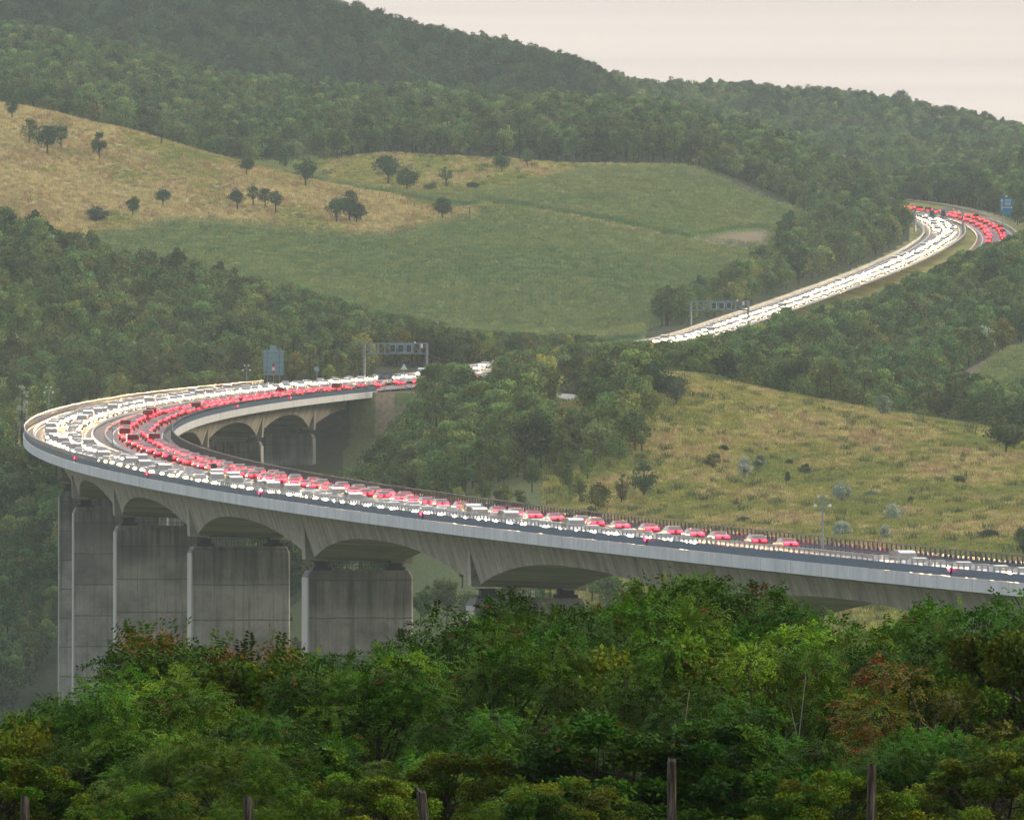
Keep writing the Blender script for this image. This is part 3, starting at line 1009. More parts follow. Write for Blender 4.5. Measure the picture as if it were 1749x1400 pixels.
# blue direction sign with its white arrow and lines
D = 3985.0
p = at(1719, 374, D)
o = empty('direction_sign', (p[0], p[1], p[2] - 2)); tag(o, 'bright blue direction sign with white lines at the upper right bend', 'road sign')
mb = MB(); mb.box((0, 0, 6.3), (3.7, .14, 4.4)); mb.box((0, 0, 9.0), (1.0, .14, .9)); mb.box((0, 0, 3.8), (2.6, .14, .55)); mb.build('board', M['signblue'], o)
for sx in (-1.1, 1.1):
    mb = MB(); mb.box((sx, .15, 4.0), (.18, .16, 8.0)); mb.build('post', M['steel'], o)
mb = MB()
mb.box((-1.35, -.09, 6.3), (.16, .03, 3.0)); mb.box((.1, -.09, 5.6), (3.0, .03, .16))
mb.add([(-1.75, -.09, 7.6), (-.95, -.09, 7.6), (-1.35, -.09, 8.3)], [(0, 1, 2)])
mb.add([(1.5, -.09, 5.25), (1.5, -.09, 5.95), (1.85, -.09, 5.6)], [(0, 1, 2)])
for k in range(5): mb.box((.45, -.09, 6.3 + k * .42), (1.9, .03, .13))
mb.box((0, -.09, 9.0), (.45, .03, .5))
mb.build('white_lettering', M['white'], o)
p = at(1713, 388, 4010)
o = empty('small_sign', tuple(p)); tag(o, 'small pale triangular sign below the blue direction sign', 'traffic sign')
mb = MB(); mb.tube([(0, 0, -1.5), (0, 0, 1.4)], .06, 6); mb.build('post', M['steel'], o)
mb = MB(); mb.add([(-.7, -.05, .9), (.7, -.05, .9), (0, -.05, 2.1), (-.7, .03, .9), (.7, .03, .9), (0, .03, 2.1)], [(0, 1, 2), (5, 4, 3), (0, 3, 4, 1), (1, 4, 5, 2), (2, 5, 3, 0)]); mb.build('sign_plate', M['white'], o)


# ---------------------------------------------------------------- traffic: cars standing with their lamps lit
def car_body(kind):
    # stations along the car: (x, half width, sill z, shoulder z, roof half width, roof z)
    if kind == 'hatch':
        st = [(-2.05, .70, .35, .72, .60, .78), (-1.95, .84, .25, .90, .66, 1.02), (-1.5, .88, .22, .95, .64, 1.40), (-.5, .90, .22, .93, .66, 1.48), (.3, .90, .22, .92, .64, 1.42), (1.0, .89, .22, .90, .72, .98), (1.8, .86, .24, .80, .70, .84), (2.08, .72, .34, .66, .60, .70)]
    elif kind == 'saloon':
        st = [(-2.3, .72, .35, .80, .62, .86), (-2.1, .86, .25, .92, .70, .98), (-1.45, .90, .22, .95, .66, 1.10), (-.8, .91, .22, .94, .64, 1.40), (.2, .91, .22, .93, .64, 1.42), (1.0, .90, .22, .90, .72, .97), (1.9, .87, .24, .80, .70, .84), (2.3, .72, .34, .64, .60, .68)]
    else:                                        # van
        st = [(-2.6, .90, .35, 1.0, .84, 1.85), (-2.5, .95, .25, 1.05, .88, 1.98), (-1.0, .97, .22, 1.05, .88, 2.02), (.6, .97, .22, 1.05, .86, 2.0), (1.2, .96, .22, 1.05, .80, 1.80), (1.9, .95, .24, 1.0, .80, 1.12), (2.4, .90, .26, .84, .76, .90), (2.6, .78, .34, .7, .68, .74)]
    mb = MB()
    vs = []
    for x, w, z0, z1, rw, z2 in st:
        vs += [(x, -w, z0), (x, -w, z1), (x, -rw, z2), (x, rw, z2), (x, w, z1), (x, w, z0)]
    n, k = 6, len(st)
    for i in range(k - 1):
        for j in range(n):
            glass = (j in (1, 3) and 1 <= i < k - 3) or (j == 2 and i in (k - 4,)) or (j == 2 and i == 1)
            mb.f.append((i * n + j, i * n + (j + 1) % n, (i + 1) * n + (j + 1) % n, (i + 1) * n + j)); mb.m.append(1 if glass else 0)
    mb.f.append(tuple(range(n))); mb.m.append(0)
    mb.f.append(tuple(reversed(range((k - 1) * n, k * n)))); mb.m.append(0)
    mb.v = vs; mb.uv = [(0, 0)] * len(vs)
    L = st[-1][0]
    for sx in (-L * .62, L * .62):
        for sy in (-.82, .82):
            mb.disc((sx, sy, .32), .32, .2, 'y', 14, 2)
    return mb, L, st[-1][1], st


def lamp(front, y, L, z, w=.62, h=.2):
    """a lens set in a shallow dark bezel; the lens leans a little towards the road"""
    mb = MB()
    x = L + .02 if front else -L - .02
    d = .08 if front else -.08
    t = .065 if front else -.012
    vs = [(x - d, y - w / 2, z - h / 2), (x - d, y + w / 2, z - h / 2), (x - d, y + w / 2, z + h / 2), (x - d, y - w / 2, z + h / 2),
          (x - t, y - w / 2.3, z - h / 2.3), (x - t, y + w / 2.3, z - h / 2.3), (x + t * .2, y + w / 2.3, z + h / 2.3), (x + t * .2, y - w / 2.3, z + h / 2.3)]
    mb.add(vs, [(0, 1, 5, 4), (1, 2, 6, 5), (2, 3, 7, 6), (3, 0, 4, 7)], 1)
    mb.add(vs[4:], [(0, 1, 2, 3)] if front else [(3, 2, 1, 0)], 0)
    return mb


protos = {}
for kind in ('hatch', 'saloon', 'van'):
    mb, L, wf, st = car_body(kind)
    src_body = mb
    for away in (False, True):
        b = src_body.build('car', [M['paint_red' if away else 'paint'], M['glass'], M['rubber']])
        kids = []
        for sy in (-.47, .47):
            kids.append(lamp(True, sy * (1.15 if kind == 'van' else 1), L, .68).build('headlight', [M['lens_clear' if away else 'head'], M['rubber']], b, fix=False))
        for sy in (-.46, .46):
            kids.append(lamp(False, sy * (1.2 if kind == 'van' else 1), -st[0][0], .88, .58, .24).build('tail_light', [M['tail' if away else 'lens_red'], M['rubber']], b, fix=False))
        protos[kind, away] = (b, kids)
used = set()


def place_car(pos, yaw, pitch, label, group, away=False):
    kind = random.choice(['hatch', 'hatch', 'hatch', 'saloon', 'saloon', 'saloon', 'van'])
    if kind == 'van' and away and pos[1] < 1850: kind = 'hatch'
    if isinstance(group, list):
        group.append((pos, yaw, (kind, away))); return
    kind = (kind, away)
    b, kids = protos[kind]
    if kind in used:
        c = b.copy(); col.objects.link(c)
        for k in kids:
            q = k.copy(); col.objects.link(q); q.parent = c
    else:
        c = b; used.add(kind)
    c.location = pos
    c.rotation_euler = (0, pitch, yaw)
    tag(c, label, 'car', group)


car_n = 0
HEADL = 'pale car with two lit headlights coming down the outer lanes of the viaduct'
TAILL = 'red car with lit tail lights driving away on the inner lanes of the viaduct'
HEADH = 'car with lit headlights on the hillside motorway between the field and the right-hand woods'
TAILH = 'car with lit red tail lights on the far bend beside the blue sign'


def queue_on_bridge(s0, s1, off, gap, away, label, group):
    global car_n
    s = s0 + random.random() * gap
    while s < s1:
        th = s / RAD
        t = (math.sin(th), math.cos(th))            # +s direction
        yaw = math.atan2(t[1], t[0]) + (0 if away else math.pi)
        o = off + random.uniform(-.35, .35)
        place_car(brg(s, o, -.15), yaw, (-GR if away else GR), label, group, away)
        car_n += 1
        s += gap * random.uniform(.8, 1.25)


g1, g2 = 'cars with lit headlights on the viaduct', 'cars with lit tail lights on the viaduct'
queue_on_bridge(-1100, -955, 7.9, 7, False, HEADL, g1)
queue_on_bridge(-880, -640, 7.9, 8, False, HEADL, g1)
queue_on_bridge(-780, -640, 4.3, 9, False, HEADL, g1)
queue_on_bridge(-640, -300, 7.9, 12, False, HEADL, g1)
queue_on_bridge(-640, -300, 4.3, 10, False, HEADL, g1)
queue_on_bridge(-300, 60, 7.9, 17, False, HEADL, g1)
queue_on_bridge(-300, 60, 4.3, 15, False, HEADL, g1)
queue_on_bridge(-880, -820, -4.3, 13, True, TAILL, g2)
queue_on_bridge(-820, -420, -4.3, 12, True, TAILL, g2)
queue_on_bridge(-620, -250, -7.9, 15, True, TAILL, g2)
queue_on_bridge(-420, 60, -4.3, 19, True, TAILL, g2)
queue_on_bridge(-250, 60, -7.9, 20, True, TAILL, g2)
MASS = []                                        # the farthest cars, gathered into one mass of traffic
queue_on_bridge(60, 470, 7.7, 15, False, None, MASS)
queue_on_bridge(60, 470, 4.3, 14, False, None, MASS)
queue_on_bridge(60, 470, -4.3, 18, True, None, MASS)
queue_on_bridge(60, 470, -7.9, 20, True, None, MASS)


def queue_on_line(line, off, y0, y1, gap, away, label, group):
    global car_n
    n = frames(line)
    t = np.gradient(line, axis=0); t /= np.linalg.norm(t, axis=1)[:, None]
    acc, nxt = 0.0, random.random() * gap
    for i in range(1, len(line)):
        acc += np.linalg.norm(line[i] - line[i - 1])
        if acc >= nxt:
            nxt = acc + gap * random.uniform(.8, 1.25)
            if y0 < line[i][1] < y1:
                p = line[i] + n[i] * (off + random.uniform(-.35, .35))
                d = t[i] * (1 if away else -1)
                place_car(tuple(p), math.atan2(d[1], d[0]), -math.asin(d[2]), label, group, away)
                car_n += 1


for o in (-2.4, 1.6): queue_on_line(WL, o, 2700, 2950, 16, False, None, MASS)
for o in (-.8, 2.7): queue_on_line(WL, o, 3150, 3960, 10, False, None, MASS)
for o in (-2.7, .2, 2.4): queue_on_line(WL, o, 3960, 4150, 10, False, None, MASS)
for o in (-2.6, 1.8): queue_on_line(RL, o, 3900, 4290, 19, True, None, MASS)
for o in (-2.0, 2.0): queue_on_line(RL, o, 2700, 2900, 26, True, None, MASS)


def car_mass(name, items, label):
    mb = MB()
    for pos, yaw, kind in items:
        R = Matrix.Translation(pos) @ Matrix.Rotation(yaw, 4, 'Z')
        b, kids = protos[kind]
        for ob in [b] + kids:
            lit = ob is not b and ob.name.startswith('tail') == kind[1]
            table = {0: 5 if kind[1] else 0, 1: 1, 2: 2} if ob is b else {0: (4 if kind[1] else 3) if lit else 2, 1: 2}
            base = len(mb.v)
            mb.v += [tuple(R @ v.co) for v in ob.data.vertices]; mb.uv += [(0, 0)] * len(ob.data.vertices)
            for f in ob.data.polygons:
                mb.f.append(tuple(base + i for i in f.vertices)); mb.m.append(table[f.material_index])
    o = mb.build(name, [M['paint'], M['glass'], M['rubber'], M['head_far'], M['tail'], M['paint_red']], fix=False)
    tag(o, label, None, None, 'stuff')


car_mass('distant_traffic', MASS, 'dense distant stream of cars with lit lamps on the far leg and the hillside motorway')
for k_, (b, kids) in protos.items():
    if k_ not in used:
        for q in kids + [b]: bpy.data.objects.remove(q)
print('cars', car_n, 'mass', len(MASS))


# ---------------------------------------------------------------- vegetation
def unit(v): return v / np.maximum(np.linalg.norm(v, axis=-1, keepdims=True), 1e-9)


def crown_quads(r, centers, radii, n_each, size, flat=.8, jitter=.6, tone=None, c0=(.045, .075, .022), tspread=.35):
    """leaf clumps on the shells of many blobs"""
    nb = len(centers)
    n = nb * n_each
    d = unit(r.normal(size=(n, 3)))
    bi = np.repeat(np.arange(nb), n_each)
    rr = radii[bi] * r.uniform(.55, 1.08, n) 
    p = centers[bi] + d * rr[:, None] * np.array([1, 1, flat])
    nrm = unit(d + r.normal(size=(n, 3)) * jitter)
    a = unit(np.cross(nrm, r.normal(size=(n, 3)))); b = np.cross(nrm, a)
    s = size * r.uniform(.6, 1.3, n)[:, None]
    asp = r.uniform(.55, .9, n)[:, None]
    V = np.stack([p - a * s * .5 - b * s * asp * .2, p + b * s * asp * -.5 + a * s * .1, p + a * s * .5 + b * s * asp * .15, p + b * s * asp * .5 - a * s * .1], 1)
    bt = r.uniform(1 - tspread, 1 + tspread, nb)
    yl = np.clip(r.normal(0, .5, nb), -1, 1)
    t = bt[bi] * r.uniform(.75, 1.3, n)
    c = np.array(c0)[None] * t[:, None]
    c[:, 0] *= 1 + .22 * yl[bi] + r.normal(0, .08, n)
    c[:, 2] *= 1 - .15 * yl[bi]
    return V, np.clip(c, .002, 1)


def blob_crown(r, h, w, z0, nb, br, shape=1.0, lean=0):
    """blob centres filling an uneven crown between z0 and h"""
    pts, rad = [], []
    while len(pts) < nb:
        d = r.normal(size=3); d /= np.linalg.norm(d)
        k = r.uniform(.35, .92) ** .7
        q = d * k
        zc = (q[2] + 1) / 2
        prof = (math.sin(math.pi * min(zc * .86 + .12, 1)) ** .6) if shape == 1 else (1.15 - zc * .95 if shape == 2 else .62 + .4 * math.sin(math.pi * zc))
        x, y = q[0] * w / 2 * prof, q[1] * w / 2 * prof
        z = z0 + zc * (h - z0)
        pts.append((x + lean * zc, y, z)); rad.append(br * r.uniform(.6, 1.25) * (1.1 - .35 * zc))
    return np.array(pts), np.array(rad)


def trunk_mb(r, h, w, z0, rad, pts, nl=7):
    mb = MB()
    mb.tube([(0, 0, -.6), (r.normal(0, .05), r.normal(0, .05), z0 * .6), (r.normal(0, .12), r.normal(0, .12), z0 + (h - z0) * .35), (r.normal(0, .2), r.normal(0, .2), z0 + (h - z0) * .7)], [rad * 1.25, rad, rad * .7, rad * .25], 7)
    for k in r.choice(len(pts), min(nl, len(pts)), replace=False):
        q = pts[k]; zz = z0 * r.uniform(.7, 1.0) + (h - z0) * .1
        mid = np.array([q[0] * .45, q[1] * .45, zz + (q[2] - zz) * .6])
        mb.tube([(0, 0, zz), tuple(mid), tuple(q)], [rad * .55, rad * .36, rad * .12], 5)
    return mb


def far_tree(seed, h, w, z0, c0, nb=24, n_each=75, size=.55, br=None, shape=1, spread=.35, hidden=True):
    """one woodland tree, trunk and crown in one mesh: only a source for the woodland masses"""
    r = np.random.default_rng(seed)
    br = br or w * .2
    pts, rad = blob_crown(r, h - br * .7, w - br, z0 + br * .6, nb, br, shape)
    V, C = crown_quads(r, pts, rad, n_each, size, c0=c0, tspread=spread)
    tq = []
    for k in range(5):
        a0, a1 = 2 * math.pi * k / 5, 2 * math.pi * (k + 1) / 5
        R0, R1 = .022 * h, .009 * h
        tq.append([(R0 * math.cos(a0), R0 * math.sin(a0), -.8), (R0 * math.cos(a1), R0 * math.sin(a1), -.8), (R1 * math.cos(a1), R1 * math.sin(a1), h * .75), (R1 * math.cos(a0), R1 * math.sin(a0), h * .75)])
    V = np.concatenate([V, np.array(tq)])
    C = np.concatenate([C, np.full((5, 3), .05)])
    mi = np.concatenate([np.zeros(len(V) - 5), np.ones(5)])
    me = quad_mesh('woodland_tree', V, C, [M['leaf_far'], M['bark']], mi)
    return me


def scatter(name, pts, scale, rot, idx, meshes, label):
    """a mass of plants nobody could count: one object, instanced on points"""
    pts = np.asarray(pts, np.float32)
    me = bpy.data.meshes.new(name)
    me.vertices.add(len(pts)); me.vertices.foreach_set('co', pts.ravel())
    for nm, arr, tp in (('size', scale, 'FLOAT'), ('turn', rot, 'FLOAT'), ('kind_index', idx, 'INT')):
        a = me.attributes.new(nm, tp, 'POINT'); a.data.foreach_set('value', np.asarray(arr, np.int32 if tp == 'INT' else np.float32))
    o = bpy.data.objects.new(name, me); col.objects.link(o)
    tag(o, label, None, None, 'stuff')
    src = bpy.data.collections.new(name + ' sources')
    for k, m in enumerate(meshes):
        s = bpy.data.objects.new('%s source %02d' % (name, k), m); src.objects.link(s)
    g = bpy.data.node_groups.new(name + ' scatter', 'GeometryNodeTree')
    g.interface.new_socket('Geometry', in_out='INPUT', socket_type='NodeSocketGeometry')
    g.interface.new_socket('Geometry', in_out='OUTPUT', socket_type='NodeSocketGeometry')
    gi, go_ = g.nodes.new('NodeGroupInput'), g.nodes.new('NodeGroupOutput')
    ip = g.nodes.new('GeometryNodeInstanceOnPoints')
    ci = g.nodes.new('GeometryNodeCollectionInfo'); ci.inputs['Collection'].default_value = src
    ci.inputs['Separate Children'].default_value = True; ci.inputs['Reset Children'].default_value = True

    def attr(nm, tp):
        n = g.nodes.new('GeometryNodeInputNamedAttribute'); n.data_type = tp; n.inputs['Name'].default_value = nm
        return [q for q in n.outputs if q.enabled and q.name == 'Attribute'][0]
    cx = g.nodes.new('ShaderNodeCombineXYZ')
    g.links.new(attr('turn', 'FLOAT'), cx.inputs[2])
    er = g.nodes.new('FunctionNodeEulerToRotation'); g.links.new(cx.outputs[0], er.inputs[0])
    g.links.new(gi.outputs[0], ip.inputs['Points']); g.links.new(ci.outputs[0], ip.inputs['Instance'])
    ip.inputs['Pick Instance'].default_value = True
    g.links.new(attr('kind_index', 'INT'), ip.inputs['Instance Index'])
    g.links.new(er.outputs[0], ip.inputs['Rotation'])
    g.links.new(attr('size', 'FLOAT'), ip.inputs['Scale'])
    g.links.new(ip.outputs[0], go_.inputs[0])
    md = o.modifiers.new('scatter', 'NODES'); md.node_group = g
    return o


G_MID, G_DARK, G_YEL, G_SIL, G_OLD = (.094, .130, .032), (.054, .082, .024), (.150, .170, .034), (.25, .28, .20), (.062, .088, .032)
WOOD = [far_tree(11, 12, 8.5, .6, G_MID), far_tree(12, 13, 7.5, 2.5, G_MID, shape=3), far_tree(13, 11, 9, .4, (.110, .148, .034)),
        far_tree(14, 13, 8, 2.5, G_DARK), far_tree(15, 12, 8.5, 2.2, G_DARK, shape=3), far_tree(16, 10, 7.5, .3, G_YEL), far_tree(17, 9, 8, .3, G_SIL),
        far_tree(18, 14, 6, 2.5, (.080, .112, .034), nb=20, shape=3), far_tree(19, 12, 9, .6, (.100, .118, .038))]
OLDW = [far_tree(31, 14, 10, 3, (.044, .068, .026), nb=26), far_tree(32, 15, 9, 3.5, (.035, .055, .022), shape=3), far_tree(33, 13, 10, 3, (.050, .070, .026))]
MH = np.array([12, 13, 11, 13, 12, 10, 9, 14, 12.0])
OH = np.array([14, 15, 13.0])


def jgrid(x0, x1, d0, d1, sp, r):
    """jittered planting grid in world metres over a wedge of bearings"""
    out = []
    for D in np.arange(d0, d1, sp):
        xa, xb = (x0 - CXP) * D / F, (x1 - CXP) * D / F
        n = int((xb - xa) / sp)
        if n < 1: continue
        x = xa + (np.arange(n) + .5) * sp + r.uniform(-.45, .45, n) * sp
        y = D + r.uniform(-.45, .45, n) * sp
        out.append(np.stack([x, y], -1))
    return np.concatenate(out)


def plant(name, region, xr, dr, sp, meshes, heights, probs, ceiling, smin, smax, label, seed, fill=None, patch=None):
    r = np.random.default_rng(seed)
    P = jgrid(xr[0], xr[1], dr[0], dr[1], sp, r)
    px = CXP + F * P[:, 0] / P[:, 1]; D = P[:, 1]
    z = ground(px, D); py = Y0 - F * z / D
    keep = region(px, D, py)
    th = np.arctan2(D - YC, XC - P[:, 0]); ra = np.hypot(D - YC, XC - P[:, 0]) - RAD; s = th * RAD
    keep &= ~((np.abs(ra) < 21) & (s < S_B + 4) & (s > S_A - 5))
    for line, m in ((WL, 11.5), (RL, 11.5), (SIDE, 6), (SERV, 5)):
        la = lateral(px, D, line)
        keep &= ~(np.abs(np.nan_to_num(la, nan=999)) < m)
    P, px, D, z = P[keep], px[keep], D[keep], z[keep]
    n = len(P)
    pr = np.array(probs, float); pr = pr / pr.sum()
    idx = r.choice(len(meshes), n, p=pr)
    if patch is not None:
        f = fbm(P[:, 0], P[:, 1] * .6, 45, seed + 100)
        idx = np.where(f > patch[1], r.choice(patch[0], n), idx)
    sc = (smin * .62 + (smax - smin * .62) * r.random(n) ** .7) * (1 + .35 * fbm(P[:, 0], P[:, 1], 30, seed + 50))
    if ceiling is not None:
        room = (Y0 - ceiling(px, D)) * D / F - z
        mx = room / heights[idx]
        if fill is not None:
            f = fill(P[:, 0] * F / P[:, 1] + CXP, P[:, 1])
            sc = np.where(f, np.maximum(sc, 1.15), sc)
        sc = np.minimum(sc, mx)
        ok = sc > .28
        P, z, idx, sc = P[ok], z[ok], idx[ok], sc[ok]
    n = len(P)
    return scatter(name, np.stack([P[:, 0], P[:, 1], z - .2], -1), sc, r.uniform(0, 6.28, n), idx, meshes, label)


def c_left(px, D):
    c = np.interp(px, [-700, 0, 60, 100, 150, 200, 260, 330, 400, 450, 500, 600, 650, 700, 800, 900, 1000, 1100, 1180], [300, 336, 342, 352, 368, 376, 388, 412, 448, 468, 474, 508, 522, 530, 556, 562, 566, 574, 580])
    c = np.where((D < 2960) & (px > 640), np.interp(px, [640, 690, 730, 792, 802, 848, 858, 1000, 1130], [640, 622, 612, 612, 635, 635, 594, 578, 574]), c)
    c = np.where((D < 2800) & (px < 450), np.interp(px, [-700, 0, 100, 300, 330, 420, 450], [600, 640, 690, 632, 628, 625, 628]), c)
    c = np.where((D < 2830) & (px > 440) & (px < 735), np.interp(px, [440, 460, 490, 640, 690, 735], [630, 646, 650, 650, 638, 618]), c)
    c = np.where((D < 2712) & (px > 330) & (px < 735), np.interp(px, [330, 560, 620, 640, 680, 735], [790, 800, 790, 755, 700, 640]), c)
    c = np.where((D < 2665) & (px > 940) & (px < 1022), np.maximum(c, 690), c)
    return c


def c_right(px, D):
    road = np.interp(px, [1110, 1140, 1184, 1198, 1214, 1262, 1322, 1340, 1358, 1420, 1480, 1560, 1600, 1640, 1685, 1749, 2000], [580, 588, 570, 548, 564, 551, 532, 508, 526, 507, 494, 458, 442, 418, 408, 385, 340])
    return road + rng.uniform(-2, 16, np.shape(px))


def r_left(px, D, py):
    lo = np.where(px < 640, 2320, 2250)
    hi = np.interp(px, [-1400, 0, 400, 560, 800, 1000, 1130, 1175], [3210, 3210, 3215, 3235, 3275, 3290, 3290, 3230])
    base = (D > lo) & (D < hi) & (px < 1175)
    base &= ~((px > 1010) & (D < 2790) & (D > 1500) & (px > np.interp(D, [2200, 2350, 2450, 2520, 2600, 2790], [1090, 1110, 1110, 1060, 1010, 1010])))
    base &= ~((px < 330) & (D > 2700) & (D < 2790) & (fbm(px * .3, D, 12, 9) > -.15))
    base &= ~poly_mask(px, D, [(440, 2590), (700, 2590), (720, 2705), (440, 2705)])
    base &= ~((np.abs(D - np.interp(px, [380, 600, 1000, 1130], [2470, 2400, 2320, 2300])) < 7) & (px > 380))
    return base


def r_right(px, D, py):
    la = lateral(px, D, RL)
    ok = (px > 1135) & (D > 2600) & (D < 4000) & (np.nan_to_num(la, nan=1) > 0)
    lw = lateral(px, D, WL)
    ok &= np.nan_to_num(lw, nan=1) > 0
    return ok & ~poly_mask(px, D, [(1585, 2800), (1640, 2950), (1760, 3090), (2500, 3140), (2500, 2800)])


def r_field_side(px, D, py):
    lw = lateral(px, D, WL)
    return (D > 3190) & (D < 4160) & (px > field_edge_px(py) + 3) & (np.nan_to_num(lw, nan=-1) < 0) & (px < 1558) & ~((D < 3300) & (px < 1175))


def r_band(px, D, py):
    lw = lateral(px, D, WL)
    return (D > np.interp(px, [-700, 0, 400, 640, 1180, 1260], [4060, 4000, 3930, 4000, 4005, 4090])) & (D < 4700) & (px < 1575) & (np.nan_to_num(lw, nan=-1) < 0) & ~((px > 1330) & (D > 4640))


def r_behind(px, D, py):
    la = lateral(px, D, RL); sv = lateral(px, D, SERV)
    return (px > 1480) & (D > 3900) & (D < 4700) & ((np.nan_to_num(sv, nan=9) > 0) & (np.nan_to_num(la, nan=9) > 0) | (D > 4310))


def c_band(px, D):
    return np.interp(px, [-700, 0, 150, 330, 420, 700, 1000, 1050, 1200, 1330, 1500, 1560], [0, 22, 45, 92, 108, 128, 145, 148, 165, 205, 285, 300]) + rng.uniform(-6, 6, np.shape(px))


def c_ridge(px, D):
    return np.interp(px, [-700, 0, 560, 620, 700, 760, 800, 840, 900, 950, 1000, 1028, 1045, 1100], [-300, -170, -20, 2, 22, 40, 46, 50, 68, 80, 92, 100, 130, 165]) + rng.uniform(-7, 10, np.shape(px))


def c_far(px, D):
    return np.interp(px, [900, 1040, 1065, 1130, 1190, 1260, 1300, 1370, 1440, 1500, 1540, 1580, 1620, 1680, 1749, 2200], [118, 120, 117, 128, 134, 130, 137, 137, 140, 152, 152, 168, 180, 190, 210, 300]) + rng.uniform(-7, 10, np.shape(px))


def c_behind(px, D):
    return np.interp(px, [1480, 1560, 1620, 1680, 1749, 2300], [296, 276, 272, 262, 234, 150]) + rng.uniform(-3, 8, np.shape(px))


W1 = [5, 4, 5, 3, 3, 1.6, .5, 3, 4]
plant('woodland', r_left, (-620, 1180), (2240, 3300), 6.1, WOOD, MH, W1, c_left, .62, 1.05, 'dense mixed deciduous wood covering the slope behind the far leg of the viaduct', 1, fill=lambda px, D: (px > 690) & (px < 1180) & (D > 2640) & (D < 3330), patch=([2, 5, 8], .3))
plant('woodland', r_right, (1130, 2350), (2600, 4000), 6.2, WOOD, MH, [5, 3, 6, 2, 2, 1.2, 1.6, 2, 4], c_right, .6, 1.0, 'mixed wood with silvery willows below the right-hand motorway', 2, fill=lambda px, D: (D > 2950) & ((px < 1345) | (np.nan_to_num(lateral(px, D, RL), nan=99) < 42)), patch=([2, 5, 6], .36))
plant('woodland', r_field_side, (1000, 1600), (3190, 4165), 6.0, WOOD, MH, [5, 3, 6, 2, 2, 1.5, .5, 2, 4], None, .6, .95, 'wood between the green field and the hillside motorway', 3)
plant('woodland', r_band, (-620, 1600), (3900, 4720), 6.6, WOOD, MH, [6, 5, 5, 4, 4, .8, .1, 5, 4], c_band, .75, 1.15, 'tall wood edging the top of the fields', 4)
plant('woodland', lambda px, D, py: (D > 4770) & (D < 5430) & (px < 1075), (-620, 1080), (4770, 5430), 8.0, OLDW, OH, [3, 3, 3], c_ridge, .75, 1.1, 'dark old wood on the highest ridge against the sky', 5, fill=lambda px, D: (px > 850) & (D > 5150))
plant('woodland', lambda px, D, py: (D > 5550) & (D < 6380) & (px > 940), (930, 2500), (5550, 6380), 8.0, WOOD + OLDW, np.concatenate([MH, OH]), [5, 3, 6, 1, 1, 2, 0, 3, 5, 1, 1, 1], c_far, .8, 1.2, 'hazy wood on the farthest ridge below the cream sky', 6)
plant('woodland', r_behind, (1470, 2400), (3900, 4720), 6.6, WOOD, MH, [5, 4, 5, 4, 4, .6, .1, 4, 3], c_behind, .8, 1.2, 'wood rising behind the far motorway bend at the upper right', 7)


plant('scattered_scrub', lambda px, D, py: (px > 520) & (px < 1120) & (fbm(px * .3, D, 30, 61) > -.12), (520, 1120), (1780, 2300), 10.0, WOOD, MH, W1, None, .25, .6, 'scattered scrub in the hazy valley behind the piers', 13)
plant('scattered_scrub', lambda px, D, py: (px < 560) & (fbm(px * .3, D, 30, 62) > -.2), (-500, 560), (1900, 2330), 9.0, WOOD, MH, W1, None, .3, .8, 'scattered trees on the valley floor left of the piers', 14)


plant('woodland', lambda px, D, py: (px > 1040) & (D > 4700) & (D < 5545), (1040, 2400), (4700, 5545), 8.5, WOOD, MH, W1, None, .7, 1.05, 'wood in the fold below the farthest ridge', 15)


# grasses and maize: ground cover
def tuft(seed, n, h, w, c0, wid):
    r = np.random.default_rng(seed)
    b = r.normal(0, w * .35, (n, 2)); d = r.normal(0, .35, (n, 2))
    hh = h * r.uniform(.5, 1.15, n)
    a = r.uniform(0, 6.28, n); sx, sy = np.cos(a) * wid, np.sin(a) * wid
    p0 = np.stack([b[:, 0], b[:, 1], np.full(n, -.05)], -1); t = np.stack([b[:, 0] + d[:, 0] * hh, b[:, 1] + d[:, 1] * hh, hh], -1)
    s = np.stack([sx, sy, 0 * sx], -1)
    V = np.stack([p0 - s, p0 + s, t + s * .35, t - s * .35], 1)
    C = np.array(c0)[None] * r.uniform(.7, 1.3, n)[:, None]
    return V, C


def tuft_mesh(*a, mat='grass'):
    V, C = tuft(*a)
    return quad_mesh('tuft', V, C, [M[mat]])


GT = [tuft_mesh(1, 60, .62, 1.3, (.42, .35, .16), .05), tuft_mesh(2, 60, .55, 1.3, (.30, .28, .085), .05), tuft_mesh(3, 55, .5, 1.3, (.20, .225, .06), .055), tuft_mesh(4, 45, .9, 1.0, (.10, .12, .045), .06), tuft_mesh(5, 50, .7, 1.2, (.33, .24, .12), .05)]


def maize(seed, c0=(.066, .145, .038)):
    r = np.random.default_rng(seed)
    vs, cs = [], []
    for k in range(26):
        bx, by = r.normal(0, .9), r.normal(0, .8)
        h = r.uniform(1.5, 2.1)
        for q in range(5):
            a = r.uniform(0, 6.28); z = h * r.uniform(.35, .95); L = r.uniform(.5, .8)
            d = np.array([math.cos(a), math.sin(a), 0]); sd = np.array([-d[1], d[0], 0]) * .07
            p = np.array([bx, by, z])
            vs.append([p - sd, p + sd, p + d * L + sd * .4 + [0, 0, .1], p + d * L - sd * .4 + [0, 0, .1]])
            cs.append(np.array(c0) * r.uniform(.7, 1.3))
        if r.random() < .5:
            p = np.array([bx, by, h]); vs.append([p + [-.05, 0, 0], p + [.05, 0, 0], p + [.12, .05, .4], p + [-.12, 0, .4]]); cs.append(np.array([.17, .19, .07]))
    return quad_mesh('maize', np.array(vs), np.array(cs), [M['crop']])


